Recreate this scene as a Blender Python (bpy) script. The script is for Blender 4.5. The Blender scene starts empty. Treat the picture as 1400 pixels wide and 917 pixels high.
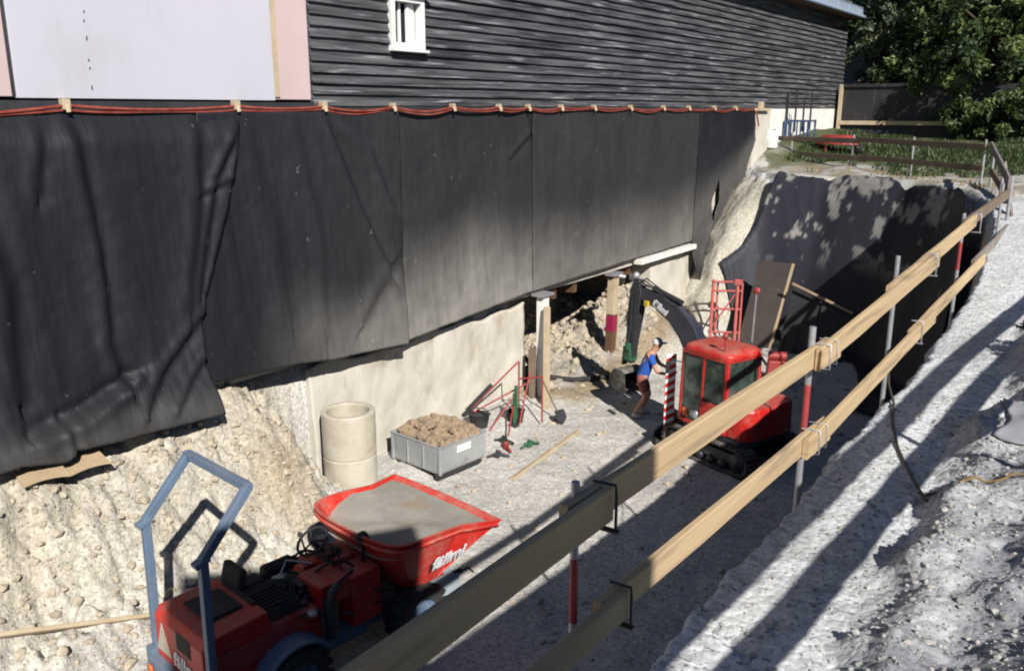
import bpy, bmesh, math, random
import numpy as np
from mathutils import Vector, Matrix, Euler
random.seed(7); rng = np.random.default_rng(7)
S = bpy.context.scene; COL = S.collection
R = math.radians
# ---------------------------------------------------------------- camera
cam = bpy.data.cameras.new('camera'); camo = bpy.data.objects.new('camera', cam); COL.objects.link(camo)
cam.sensor_fit = 'HORIZONTAL'; cam.sensor_width = 36; cam.lens = 1200/1400*36
cam.clip_start = 0.05; cam.clip_end = 2000
camo.location = (0, 0, 0)
camo.rotation_euler = (R(90-14.42), 0, R(35.38))
S.camera = camo
# ---------------------------------------------------------------- sky and sun
SUN_AZ, SUN_EL = -37.0, 34.7                     # azimuth measured from +X towards +Y
W = bpy.data.worlds.new('World'); S.world = W; W.use_nodes = True
wn = W.node_tree; wn.nodes.clear()
wo = wn.nodes.new('ShaderNodeOutputWorld'); bg = wn.nodes.new('ShaderNodeBackground'); sky = wn.nodes.new('ShaderNodeTexSky')
sky.sky_type = 'NISHITA'; sky.sun_disc = False; sky.sun_elevation = R(SUN_EL); sky.sun_rotation = R(90-SUN_AZ)
sky.air_density = 0.8; sky.dust_density = 0.1; sky.ozone_density = 3.0
bg.inputs[1].default_value = 0.05
wn.links.new(sky.outputs[0], bg.inputs[0]); wn.links.new(bg.outputs[0], wo.inputs[0])
sl = bpy.data.lights.new('sun', 'SUN'); sl.energy = 5.0; sl.angle = R(0.5); sl.color = (1.0, 0.965, 0.91)
so = bpy.data.objects.new('sun', sl); COL.objects.link(so)
sdir = Vector((math.cos(R(SUN_AZ))*math.cos(R(SUN_EL)), math.sin(R(SUN_AZ))*math.cos(R(SUN_EL)), math.sin(R(SUN_EL))))
so.rotation_euler = sdir.to_track_quat('Z', 'Y').to_euler(); so.location = sdir*60
S.view_settings.view_transform = 'Standard'; S.view_settings.look = 'None'
S.view_settings.exposure = 0.36; S.view_settings.gamma = 1.0; S.view_settings.use_curve_mapping = False
S.render.engine = 'CYCLES'; S.cycles.filter_width = 2.0
S.cycles.max_bounces = 4; S.cycles.diffuse_bounces = 1; S.cycles.transparent_max_bounces = 6

# ---------------------------------------------------------------- materials
def mat(name, c1, c2=None, scale=4.0, rough=0.8, bump=0.0, bscale=30.0, metal=0.0, detail=6.0,
        c3=None, s3=1.0, t3=(0.55, 0.7), stretch=(1, 1, 1), voro=0.0, vscale=20.0, coat=0.0, lo=0.35, hi=0.65, world=False, trans=0.0, spec=0.5):
    m = bpy.data.materials.new(name); m.use_nodes = True
    nt = m.node_tree; N = nt.nodes; L = nt.links
    b = N['Principled BSDF']; b.inputs['Roughness'].default_value = rough; b.inputs['Metallic'].default_value = metal
    b.inputs['Coat Weight'].default_value = coat
    b.inputs['Specular IOR Level'].default_value = spec
    if trans: b.inputs['Transmission Weight'].default_value = trans
    c2 = c2 or tuple(x*0.8 for x in c1)
    if world:
        tc = N.new('ShaderNodeNewGeometry'); src = tc.outputs['Position']
    else:
        tc = N.new('ShaderNodeTexCoord'); src = tc.outputs['Object']
    mp = N.new('ShaderNodeMapping'); mp.inputs['Scale'].default_value = stretch
    L.new(src, mp.inputs[0]); vec = mp.outputs[0]
    def noise(s, d=detail, r=0.6):
        n = N.new('ShaderNodeTexNoise'); n.inputs['Scale'].default_value = s; n.inputs['Detail'].default_value = d
        n.inputs['Roughness'].default_value = r; L.new(vec, n.inputs['Vector']); return n.outputs[0]
    def ramp(f, a, bb):
        r = N.new('ShaderNodeMapRange'); r.inputs[1].default_value = a; r.inputs[2].default_value = bb; L.new(f, r.inputs[0]); return r.outputs[0]
    def mix(f, a, bb, blend='MIX'):
        x = N.new('ShaderNodeMix'); x.data_type = 'RGBA'; x.blend_type = blend
        if hasattr(f, 'default_value') or True:
            if isinstance(f, float): x.inputs[0].default_value = f
            else: L.new(f, x.inputs[0])
        for i, c in ((6, a), (7, bb)):
            if isinstance(c, tuple): x.inputs[i].default_value = (*c, 1)
            else: L.new(c, x.inputs[i])
        return x.outputs[2]
    col = mix(ramp(noise(scale), lo, hi), c1, c2)
    if c3: col = mix(ramp(noise(s3), *t3), col, c3)
    fine = noise(bscale, 8, 0.65)
    L.new(col, b.inputs['Base Color'])
    if bump:
        bp = N.new('ShaderNodeBump'); bp.inputs['Strength'].default_value = min(1.0, bump); bp.inputs['Distance'].default_value = 0.02*max(1, bump)
        h = fine
        if voro:
            v = N.new('ShaderNodeTexVoronoi'); v.inputs['Scale'].default_value = vscale; L.new(vec, v.inputs['Vector'])
            a = N.new('ShaderNodeMath'); a.operation = 'MULTIPLY_ADD'; L.new(v.outputs['Distance'], a.inputs[0]); a.inputs[1].default_value = -voro; L.new(fine, a.inputs[2]); h = a.outputs[0]
        L.new(h, bp.inputs['Height']); L.new(bp.outputs[0], b.inputs['Normal'])
    return m

M = {}
M['pink'] = mat('pink_render', (0.56, 0.43, 0.42), (0.52, 0.40, 0.39), 2.0, 0.9, 0.15, 60)
M['panel'] = mat('white_panel', (0.52, 0.505, 0.56), (0.49, 0.48, 0.53), 0.8, 0.7, 0.04, 8, c3=(0.46, 0.44, 0.48), s3=1.6, t3=(0.58, 0.75), stretch=(1, 1, 0.4))
M['whitepaint'] = mat('white_paint', (0.80, 0.80, 0.78), (0.72, 0.72, 0.70), 5, 0.5)
M['plinth'] = mat('white_plinth', (0.78, 0.76, 0.72), (0.66, 0.63, 0.58), 3, 0.9, 0.2, 30)
M['glass'] = mat('dark_glass', (0.02, 0.025, 0.03), (0.03, 0.035, 0.04), 2, 0.05, spec=0.9)
M['siding'] = mat('weathered_black_boards', (0.022, 0.022, 0.025), (0.125, 0.125, 0.132), 2.6, 0.40, 0.7, 40, stretch=(1, 0.22, 5), c3=(0.36, 0.36, 0.38), s3=3.4, t3=(0.57, 0.72), detail=12)
M['siding_grey'] = mat('weathered_grey_boards', (0.16, 0.16, 0.16), (0.10, 0.10, 0.10), 3, 0.8, 0.3, 40, stretch=(1, 0.3, 4))
M['zinc'] = mat('blue_grey_sheet_metal', (0.36, 0.43, 0.52), (0.30, 0.36, 0.45), 3, 0.45, 0.05, 10, metal=0.2)
M['brownwood'] = mat('brown_wood', (0.13, 0.07, 0.035), (0.09, 0.045, 0.022), 3, 0.7, 0.2, 30, stretch=(1, 0.3, 1))
M['darkstrip'] = mat('dark_membrane_strip', (0.02, 0.02, 0.022), (0.035, 0.035, 0.04), 4, 0.7)
M['tarp'] = None
M['hose'] = mat('red_hose', (0.20, 0.03, 0.022), (0.30, 0.08, 0.055), 4, 0.4)
M['palewood'] = mat('pale_wood', (0.50, 0.41, 0.28), (0.42, 0.32, 0.20), 4, 0.75, 0.15, 30)
M['board'] = mat('formwork_board', (0.56, 0.41, 0.235), (0.42, 0.295, 0.165), 3.0, 0.78, 0.35, 30, stretch=(1, 0.12, 2.5), c3=(0.27, 0.205, 0.14), s3=6, t3=(0.54, 0.68), detail=9)
M['oldboard'] = mat('weathered_board', (0.20, 0.145, 0.10), (0.13, 0.095, 0.07), 3, 0.85, 0.25, 30)
M['greyboard'] = mat('grey_old_board', (0.27, 0.235, 0.21), (0.18, 0.155, 0.14), 3, 0.9, 0.25, 30)
M['galv'] = mat('galvanised_steel', (0.45, 0.45, 0.46), (0.33, 0.33, 0.35), 12, 0.45, metal=0.5)
M['redpaint'] = mat('dull_red_paint', (0.36, 0.045, 0.04), (0.28, 0.035, 0.035), 6, 0.5, c3=(0.30, 0.2, 0.17), s3=9, t3=(0.62, 0.72))
M['darksteel'] = mat('dark_steel', (0.035, 0.035, 0.042), (0.05, 0.05, 0.055), 8, 0.5, 0.1, 30, metal=0.3)
M['rubber'] = mat('black_rubber', (0.016, 0.016, 0.017), (0.04, 0.038, 0.035), 7, 0.85, 0.2, 40)
M['red'] = None
M['redskip'] = None
M['white'] = mat('white_lettering', (0.80, 0.80, 0.80), (0.72, 0.70, 0.70), 20, 0.5)
M['bluegrey'] = None
M['palegrey'] = mat('pale_grey_paint', (0.36, 0.42, 0.47), (0.30, 0.34, 0.37), 4, 0.5)
M['boom'] = None
M['cabglass'] = mat('dusty_green_glass', (0.018, 0.030, 0.025), (0.06, 0.085, 0.07), 4.5, 0.10, spec=0.9, detail=3, c3=(0.15, 0.16, 0.14), s3=2.6, t3=(0.56, 0.8))
M['yellow'] = mat('yellow_paint', (0.65, 0.45, 0.03), (0.55, 0.38, 0.03), 5, 0.5)
M['orange'] = mat('orange_lens', (0.7, 0.16, 0.02), (0.6, 0.12, 0.02), 5, 0.3)
M['greenpaint'] = mat('green_paint', (0.025, 0.13, 0.055), (0.02, 0.09, 0.04), 5, 0.5)
M['bluepaint'] = mat('blue_paint', (0.035, 0.065, 0.14), (0.025, 0.05, 0.11), 5, 0.6, c3=(0.2, 0.22, 0.26), s3=8, t3=(0.58, 0.66))
M['crimson'] = mat('crimson_plastic', (0.28, 0.012, 0.06), (0.22, 0.01, 0.05), 5, 0.5)
M['concrete'] = mat('pale_concrete', (0.60, 0.56, 0.48), (0.50, 0.46, 0.39), 1.3, 0.95, 0.6, 14, c3=(0.40, 0.35, 0.275), s3=2.2, t3=(0.52, 0.70), world=True, stretch=(1, 1, 0.55), detail=9)
M['cylinder'] = mat('dusty_concrete', (0.53, 0.485, 0.395), (0.45, 0.405, 0.32), 2.5, 0.95, 0.4, 20, c3=(0.40, 0.34, 0.255), s3=3, t3=(0.5, 0.68), detail=9)
M['foundation'] = mat('old_foundation', (0.40, 0.36, 0.29), (0.30, 0.27, 0.22), 2, 0.95, 0.6, 9)
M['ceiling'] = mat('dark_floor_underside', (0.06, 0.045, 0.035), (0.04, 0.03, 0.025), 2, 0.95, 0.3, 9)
M['binsteel'] = mat('dusty_grey_steel', (0.42, 0.43, 0.42), (0.33, 0.34, 0.34), 2.5, 0.55, 0.08, 20, metal=0.25, c3=(0.24, 0.21, 0.18), s3=4, t3=(0.60, 0.72))
M['stone'] = mat('limestone_rubble', (0.52, 0.45, 0.34), (0.36, 0.30, 0.22), 9, 0.95, 0.4, 30)
M['brownstone'] = mat('broken_rubble', (0.36, 0.26, 0.165), (0.22, 0.16, 0.11), 9, 0.95, 0.4, 30)
M['palestone'] = mat('pale_chippings', (0.50, 0.485, 0.455), (0.26, 0.25, 0.235), 9, 0.95, 0.4, 30)
M['dust'] = mat('grey_cement_dust', (0.27, 0.255, 0.22), (0.35, 0.325, 0.275), 2.4, 0.95, 0.4, 18, c3=(0.30, 0.24, 0.17), s3=3.0, t3=(0.52, 0.68))
M['fleece'] = mat('grey_fleece', (0.30, 0.30, 0.32), (0.25, 0.25, 0.27), 2, 0.95, 0.1, 50)
M['plywood'] = mat('plywood', (0.42, 0.31, 0.19), (0.34, 0.25, 0.15), 3, 0.8, 0.1, 20)
M['darkply'] = mat('dark_formwork_ply', (0.060, 0.046, 0.042), (0.045, 0.036, 0.033), 2, 0.6, 0.08, 20, c3=(0.10, 0.085, 0.078), s3=2.5, t3=(0.6, 0.8))
M['blackply'] = mat('black_formwork_panel', (0.014, 0.013, 0.015), (0.022, 0.021, 0.022), 2, 0.65, 0.08, 20, stretch=(3, 1, 0.4), c3=(0.085, 0.08, 0.078), s3=2.0, t3=(0.62, 0.75))
M['bark'] = mat('bark', (0.075, 0.055, 0.04), (0.045, 0.034, 0.026), 6, 0.95, 0.6, 20, stretch=(1, 1, 0.3))
M['skin'] = mat('skin', (0.50, 0.27, 0.17), (0.46, 0.24, 0.15), 6, 0.55)
M['shirt'] = mat('blue_cotton', (0.025, 0.095, 0.42), (0.02, 0.075, 0.34), 8, 0.9, 0.2, 40)
M['shorts'] = mat('rust_red_cotton', (0.30, 0.10, 0.075), (0.24, 0.08, 0.06), 8, 0.9, 0.2, 40)
M['cap'] = mat('pale_cap', (0.55, 0.54, 0.52), (0.45, 0.44, 0.43), 8, 0.9)
M['shoe'] = mat('pale_shoes', (0.55, 0.52, 0.47), (0.42, 0.40, 0.36), 8, 0.9)
M['hutwall'] = mat('shade_hut_paint', (0.50, 0.52, 0.52), (0.45, 0.47, 0.47), 2, 0.6)
M['cable'] = mat('dark_cable', (0.05, 0.04, 0.03), (0.07, 0.055, 0.04), 8, 0.6)
M['rope'] = mat('yellow_brown_rope', (0.25, 0.16, 0.06), (0.18, 0.11, 0.045), 20, 0.9)

def leafmat(name, a, b, c):
    m = bpy.data.materials.new(name); m.use_nodes = True; nt = m.node_tree; N = nt.nodes; L = nt.links
    p = N['Principled BSDF']; p.inputs['Roughness'].default_value = 0.5
    at = N.new('ShaderNodeAttribute'); at.attribute_name = 'shade'
    r = N.new('ShaderNodeValToRGB'); r.color_ramp.elements[0].color = (*a, 1); r.color_ramp.elements[1].color = (*c, 1)
    e = r.color_ramp.elements.new(0.5); e.color = (*b, 1)
    L.new(at.outputs['Fac'], r.inputs[0]); L.new(r.outputs[0], p.inputs['Base Color'])
    t = N.new('ShaderNodeBsdfTranslucent'); L.new(r.outputs[0], t.inputs[0])
    x = N.new('ShaderNodeMixShader'); x.inputs[0].default_value = 0.22
    L.new(p.outputs[0], x.inputs[1]); L.new(t.outputs[0], x.inputs[2]); L.new(x.outputs[0], N['Material Output'].inputs[0])
    return m
M['leaf'] = leafmat('dark_green_leaves', (0.022, 0.040, 0.012), (0.06, 0.095, 0.026), (0.15, 0.19, 0.055))
M['leafgrey'] = leafmat('grey_green_leaves', (0.03, 0.045, 0.022), (0.075, 0.10, 0.05), (0.15, 0.17, 0.09))
M['grass'] = leafmat('grass_blades', (0.02, 0.035, 0.010), (0.04, 0.07, 0.016), (0.10, 0.11, 0.04))

def tarpmat(name, c1, c2, dust, dustmode):
    # dusty black sheeting; dust clings towards the lower hem of the sheet (attribute 'dust' = a stain with its own outline)
    m = bpy.data.materials.new(name); m.use_nodes = True; nt = m.node_tree; N = nt.nodes; L = nt.links
    p = N['Principled BSDF']; p.inputs['Roughness'].default_value = 0.60; p.inputs['Specular IOR Level'].default_value = 0.32
    g = N.new('ShaderNodeNewGeometry')
    def noise(s, d, st=(1, 1, 1)):
        mp = N.new('ShaderNodeMapping'); mp.inputs['Scale'].default_value = st; L.new(g.outputs['Position'], mp.inputs[0])
        n = N.new('ShaderNodeTexNoise'); n.inputs['Scale'].default_value = s; n.inputs['Detail'].default_value = d; L.new(mp.outputs[0], n.inputs['Vector']); return n.outputs[0]
    def mr(f, a, b, c=0, d=1):
        r = N.new('ShaderNodeMapRange'); r.inputs[1].default_value = a; r.inputs[2].default_value = b; r.inputs[3].default_value = c; r.inputs[4].default_value = d; L.new(f, r.inputs[0]); return r.outputs[0]
    def mix(f, a, b):
        x = N.new('ShaderNodeMix'); x.data_type = 'RGBA'; L.new(f, x.inputs[0])
        for i, c in ((6, a), (7, b)):
            if isinstance(c, tuple): x.inputs[i].default_value = (*c, 1)
            else: L.new(c, x.inputs[i])
        return x.outputs[2]
    col = mix(mr(noise(1.1, 6, (1, 1, 0.35)), 0.35, 0.65), c1, c2)
    at = N.new('ShaderNodeAttribute'); at.attribute_name = 'dust'
    mu = N.new('ShaderNodeMath'); mu.operation = 'MULTIPLY'; L.new(at.outputs['Fac'], mu.inputs[0]); L.new(mr(noise(1.6, 8), 0.25, 0.6, 0.65, 1), mu.inputs[1])
    col = mix(mu.outputs[0], col, dust)
    sp = mr(noise(7, 8), 0.70, 0.76, 0, 0.55); col = mix(sp, col, dust)
    L.new(col, p.inputs['Base Color'])
    bp = N.new('ShaderNodeBump'); bp.inputs['Strength'].default_value = 0.45; bp.inputs['Distance'].default_value = 0.035
    L.new(noise(3.2, 10, (1, 2.6, 0.5)), bp.inputs['Height']); L.new(bp.outputs[0], p.inputs['Normal'])
    return m
M['tarp'] = tarpmat('black_sheeting', (0.0085, 0.009, 0.0125), (0.015, 0.016, 0.020), (0.27, 0.255, 0.23), 0)
M['dark_sheet'] = tarpmat('dark_grey_sheet', (0.020, 0.021, 0.030), (0.030, 0.031, 0.042), (0.30, 0.29, 0.27), 0)

def groundmat():
    m = bpy.data.materials.new('excavated_ground'); m.use_nodes = True; nt = m.node_tree; N = nt.nodes; L = nt.links
    p = N['Principled BSDF']; p.inputs['Roughness'].default_value = 0.97; p.inputs['Specular IOR Level'].default_value = 0.15
    g = N.new('ShaderNodeNewGeometry')
    a = N.new('ShaderNodeAttribute'); a.attribute_name = 'soil'
    def noise(s, d, r=0.62):
        n = N.new('ShaderNodeTexNoise'); n.inputs['Scale'].default_value = s; n.inputs['Detail'].default_value = d; n.inputs['Roughness'].default_value = r
        L.new(g.outputs['Position'], n.inputs['Vector']); return n.outputs[0]
    def mr(f, x, y, c=0.0, d=1.0):
        r = N.new('ShaderNodeMapRange'); r.inputs[1].default_value = x; r.inputs[2].default_value = y; r.inputs[3].default_value = c; r.inputs[4].default_value = d; L.new(f, r.inputs[0]); return r.outputs[0]
    def mul(col, f):
        x = N.new('ShaderNodeMix'); x.data_type = 'RGBA'; x.blend_type = 'MULTIPLY'; x.inputs[0].default_value = 1.0
        L.new(col, x.inputs[6]); L.new(f, x.inputs[7]); return x.outputs[2]
    c = mul(a.outputs['Color'], mr(noise(0.9, 6), 0.3, 0.7, 0.80, 1.12))
    c = mul(c, mr(noise(14, 8), 0.25, 0.7, 0.72, 1.17))
    v = N.new('ShaderNodeTexVoronoi'); v.inputs['Scale'].default_value = 26; v.inputs['Randomness'].default_value = 1.0; L.new(g.outputs['Position'], v.inputs['Vector'])
    c = mul(c, mr(v.outputs['Color'], 0.0, 1.0, 0.72, 1.15))
    # scattered dark pebbles and holes
    n2 = noise(30, 3, 0.5); c = mul(c, mr(n2, 0.61, 0.67, 1.0, 0.40))
    L.new(c, p.inputs['Base Color'])
    ad = N.new('ShaderNodeMath'); ad.operation = 'MULTIPLY_ADD'; L.new(v.outputs['Distance'], ad.inputs[0]); ad.inputs[1].default_value = -0.6; L.new(noise(18, 10, 0.7), ad.inputs[2])
    bp = N.new('ShaderNodeBump'); bp.inputs['Strength'].default_value = 0.6; bp.inputs['Distance'].default_value = 0.024
    L.new(ad.outputs[0], bp.inputs['Height']); L.new(bp.outputs[0], p.inputs['Normal'])
    return m
M['ground'] = groundmat()
def paintmat(name, c1, c2, dust, rough, amount=1.0, chip=(0.10, 0.09, 0.085)):
    # worn machine paint: dust settled on upward faces, blotchy grime, small chips and scratches
    m = bpy.data.materials.new(name); m.use_nodes = True; nt = m.node_tree; N = nt.nodes; L = nt.links
    p = N['Principled BSDF']; tc = N.new('ShaderNodeTexCoord'); g = N.new('ShaderNodeNewGeometry'); sx = N.new('ShaderNodeSeparateXYZ'); L.new(g.outputs['Normal'], sx.inputs[0])
    def noise(s, d, st=(1, 1, 1)):
        mp = N.new('ShaderNodeMapping'); mp.inputs['Scale'].default_value = st; L.new(tc.outputs['Object'], mp.inputs[0])
        n = N.new('ShaderNodeTexNoise'); n.inputs['Scale'].default_value = s; n.inputs['Detail'].default_value = d; n.inputs['Roughness'].default_value = 0.65; L.new(mp.outputs[0], n.inputs['Vector']); return n.outputs[0]
    def mr(f, a, b, c=0.0, d=1.0):
        r = N.new('ShaderNodeMapRange'); r.inputs[1].default_value = a; r.inputs[2].default_value = b; r.inputs[3].default_value = c; r.inputs[4].default_value = d; L.new(f, r.inputs[0]); return r.outputs[0]
    def mix(f, a, b):
        x = N.new('ShaderNodeMix'); x.data_type = 'RGBA'; L.new(f, x.inputs[0])
        for i, c in ((6, a), (7, b)):
            if isinstance(c, tuple): x.inputs[i].default_value = (*c, 1)
            else: L.new(c, x.inputs[i])
        return x.outputs[2]
    def op(o, a, b):
        q = N.new('ShaderNodeMath'); q.operation = o; q.use_clamp = True
        for i, v in ((0, a), (1, b)):
            if isinstance(v, float): q.inputs[i].default_value = v
            else: L.new(v, q.inputs[i])
        return q.outputs[0]
    col = mix(mr(noise(3.5, 5), 0.35, 0.65), c1, c2)
    up = mr(sx.outputs['Z'], 0.35, 1.0, 0.0, 0.42*amount)
    blot = mr(noise(2.6, 9), 0.46, 0.72, 0.0, 0.62*amount)
    d = op('ADD', op('MULTIPLY', up, mr(noise(7, 8), 0.3, 0.62)), op('MULTIPLY', blot, mr(noise(16, 6), 0.35, 0.6)))
    splat = mr(noise(22, 3), 0.68, 0.72, 0.0, 0.8*amount); d = op('MAXIMUM', d, splat)
    col = mix(d, col, dust)
    col = mix(mr(noise(13, 5, (1, 1, 0.25)), 0.70, 0.73, 0.0, 0.9), col, chip)
    L.new(col, p.inputs['Base Color']); L.new(mr(d, 0.0, 0.6, rough, 0.85), p.inputs['Roughness']); p.inputs['Specular IOR Level'].default_value = 0.4
    bp = N.new('ShaderNodeBump'); bp.inputs['Strength'].default_value = 0.12; bp.inputs['Distance'].default_value = 0.01; L.new(noise(9, 6), bp.inputs['Height']); L.new(bp.outputs[0], p.inputs['Normal'])
    return m
M['red'] = paintmat('red_machine_paint', (0.52, 0.020, 0.016), (0.44, 0.016, 0.013), (0.36, 0.29, 0.22), 0.38, 0.8)
M['redskip'] = paintmat('scraped_red_paint', (0.58, 0.030, 0.020), (0.50, 0.022, 0.016), (0.42, 0.32, 0.25), 0.42, 1.0, (0.30, 0.22, 0.18))
M['bluegrey'] = paintmat('blue_grey_paint', (0.125, 0.18, 0.265), (0.10, 0.15, 0.225), (0.27, 0.25, 0.22), 0.45, 0.6)
M['boom'] = paintmat('anthracite_paint', (0.018, 0.021, 0.036), (0.025, 0.028, 0.045), (0.20, 0.18, 0.15), 0.38, 0.45)
M['track'] = paintmat('dusty_track_rubber', (0.022, 0.022, 0.023), (0.04, 0.038, 0.035), (0.30, 0.27, 0.22), 0.85, 1.3, (0.28, 0.25, 0.2))

# ---------------------------------------------------------------- object helpers
def tag(o, label=None, cat=None, group=None, kind=None):
    if label: o['label'] = label
    if cat: o['category'] = cat
    if group: o['group'] = group
    if kind: o['kind'] = kind
    return o
def thing(name, label, cat, loc=(0, 0, 0), rotz=0.0, group=None):
    o = bpy.data.objects.new(name, None); COL.objects.link(o); o.empty_display_size = 0.2
    o.location = loc; o.rotation_euler = (0, 0, rotz); tag(o, label, cat, group); return o
def copy_tree(o, parent=None):
    c = o.copy(); COL.objects.link(c); c.parent = parent
    for ch in list(o.children): copy_tree(ch, c)
    return c

class MB:
    def __init__(s): s.v = []; s.f = []; s.mi = []; s.sm = []
    def add(s, vs, fs, mi=0, smooth=False):
        o = len(s.v); s.v += [tuple(v) for v in vs]
        for f in fs: s.f.append([i+o for i in f]); s.mi.append(mi); s.sm.append(smooth)
        return s
    def box(s, c, d, rot=None, mi=0, taper=1.0):
        x, y, z = (q/2 for q in d); t = taper
        vs = [Vector(p) for p in ((-x, -y, -z), (x, -y, -z), (x, y, -z), (-x, y, -z), (-x*t, -y*t, z), (x*t, -y*t, z), (x*t, y*t, z), (-x*t, y*t, z))]
        if rot:
            m = Euler([R(a) for a in rot]).to_matrix(); vs = [m @ v for v in vs]
        vs = [v+Vector(c) for v in vs]
        return s.add(vs, [(0, 3, 2, 1), (4, 5, 6, 7), (0, 1, 5, 4), (1, 2, 6, 5), (2, 3, 7, 6), (3, 0, 4, 7)], mi)
    def beam(s, a, b, w, h, up=(0, 0, 1), mi=0):
        a = Vector(a); b = Vector(b); d = (b-a).normalized(); u = Vector(up); sd = d.cross(u)
        if sd.length < 1e-4: sd = d.cross(Vector((1, 0, 0)))
        sd.normalize(); u = sd.cross(d).normalized(); sd *= w/2; u *= h/2
        vs = [a-sd-u, a+sd-u, a+sd+u, a-sd+u, b-sd-u, b+sd-u, b+sd+u, b-sd+u]
        return s.add(vs, [(0, 1, 2, 3), (7, 6, 5, 4), (4, 5, 1, 0), (5, 6, 2, 1), (6, 7, 3, 2), (7, 4, 0, 3)], mi)
    def tube(s, pts, r, seg=8, mi=0, caps=True, smooth=True):
        pts = [Vector(p) for p in pts]; n = len(pts); rs = r if isinstance(r, (list, tuple)) else [r]*n
        vs = []; pu = None
        for i, p in enumerate(pts):
            d = (pts[min(i+1, n-1)]-pts[max(i-1, 0)]).normalized()
            if pu is None:
                pu = d.cross(Vector((0, 0, 1)));
                if pu.length < 1e-3: pu = d.cross(Vector((1, 0, 0)))
            pu = (pu-d*pu.dot(d)).normalized(); pw = d.cross(pu)
            for k in range(seg):
                a = 2*math.pi*k/seg; vs.append(p+(pu*math.cos(a)+pw*math.sin(a))*rs[i])
        fs = [(i*seg+k, i*seg+(k+1) % seg, (i+1)*seg+(k+1) % seg, (i+1)*seg+k) for i in range(n-1) for k in range(seg)]
        s.add(vs, fs, mi, smooth)
        if caps: s.add(vs[:seg], [tuple(range(seg))[::-1]], mi); s.add(vs[-seg:], [tuple(range(seg))], mi)
        return s
    def prism(s, poly, t, frame=None, mi=0):
        # poly in local (a,b) of the frame, extruded +-t/2 along the frame normal
        o, ax, bx = frame; o = Vector(o); ax = Vector(ax); bx = Vector(bx); nn = ax.cross(bx).normalized()*(t/2); n = len(poly)
        lo = [o+ax*a+bx*b-nn for a, b in poly]; hi = [o+ax*a+bx*b+nn for a, b in poly]
        fs = [tuple(range(n))[::-1], tuple(range(n, 2*n))]+[(i, (i+1) % n, n+(i+1) % n, n+i) for i in range(n)]
        return s.add(lo+hi, fs, mi)
    def lathe(s, prof, c=(0, 0, 0), seg=24, mi=0, axis='z', smooth=True):
        vs = []
        for r_, z in prof:
            for k in range(seg):
                a = 2*math.pi*k/seg; p = (r_*math.cos(a), r_*math.sin(a), z)
                if axis == 'x': p = (p[2], p[0], p[1])
                if axis == 'y': p = (p[1], p[2], p[0])
                vs.append((p[0]+c[0], p[1]+c[1], p[2]+c[2]))
        fs = [(i*seg+k, i*seg+(k+1) % seg, (i+1)*seg+(k+1) % seg, (i+1)*seg+k) for i in range(len(prof)-1) for k in range(seg)]
        return s.add(vs, fs, mi, smooth)
    def loft(s, loops, mi=0, smooth=True, cap=True):
        n = len(loops[0]); vs = [p for l in loops for p in l]
        fs = [(i*n+k, i*n+(k+1) % n, (i+1)*n+(k+1) % n, (i+1)*n+k) for i in range(len(loops)-1) for k in range(n)]
        s.add(vs, fs, mi, smooth)
        if cap: s.add(loops[0], [tuple(range(n))[::-1]], mi); s.add(loops[-1], [tuple(range(n))], mi)
        return s
    def blob(s, c, r, mi=0, jit=0.15, sub=2):
        bm = bmesh.new(); bmesh.ops.create_icosphere(bm, subdivisions=sub, radius=1)
        rr = r if isinstance(r, (tuple, list)) else (r, r, r)
        vs = [((v.co.x*rr[0])*(1+random.uniform(-jit, jit))+c[0], v.co.y*rr[1]*(1+random.uniform(-jit, jit))+c[1], v.co.z*rr[2]*(1+random.uniform(-jit, jit))+c[2]) for v in bm.verts]
        fs = [tuple(v.index for v in f.verts) for f in bm.faces]; bm.free()
        return s.add(vs, fs, mi, True)
    def build(s, name, mats, parent=None, bevel=0.0):
        me = bpy.data.meshes.new(name); me.from_pydata(s.v, [], s.f); 
        if not isinstance(mats, (list, tuple)): mats = [mats]
        for m_ in mats: me.materials.append(m_)
        me.polygons.foreach_set('material_index', s.mi); me.polygons.foreach_set('use_smooth', s.sm)
        bm = bmesh.new(); bm.from_mesh(me); bmesh.ops.recalc_face_normals(bm, faces=bm.faces)
        if bevel:
            es = [e for e in bm.edges if len(e.link_faces) == 2 and e.calc_face_angle(0) > 0.6 and not (e.link_faces[0].smooth and e.link_faces[1].smooth)]
            try: bmesh.ops.bevel(bm, geom=es, offset=bevel, segments=2, affect='EDGES', profile=0.6, clamp_overlap=True)
            except Exception: pass
        bm.to_mesh(me); bm.free(); me.update()
        o = bpy.data.objects.new(name, me); COL.objects.link(o)
        if parent: o.parent = parent
        return o
def npmesh(name, V, F, mats, parent=None, smooth=True, mi=None):
    V = np.asarray(V, dtype=np.float32); F = np.asarray(F, dtype=np.int32); k = F.shape[1]
    me = bpy.data.meshes.new(name); me.vertices.add(len(V)); me.vertices.foreach_set('co', V.ravel())
    me.loops.add(F.size); me.loops.foreach_set('vertex_index', F.ravel())
    me.polygons.add(len(F)); me.polygons.foreach_set('loop_start', np.arange(0, F.size, k, dtype=np.int32)); me.polygons.foreach_set('loop_total', np.full(len(F), k, dtype=np.int32))
    me.polygons.foreach_set('use_smooth', np.full(len(F), smooth))
    if not isinstance(mats, (list, tuple)): mats = [mats]
    for m_ in mats: me.materials.append(m_)
    if mi is not None: me.polygons.foreach_set('material_index', mi)
    me.update(calc_edges=True); me.validate()
    o = bpy.data.objects.new(name, me); COL.objects.link(o)
    if parent: o.parent = parent
    return o
def vattr(o, name, arr):
    at = o.data.attributes.new(name, 'FLOAT', 'POINT'); at.data.foreach_set('value', np.asarray(arr, dtype=np.float32))
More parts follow.
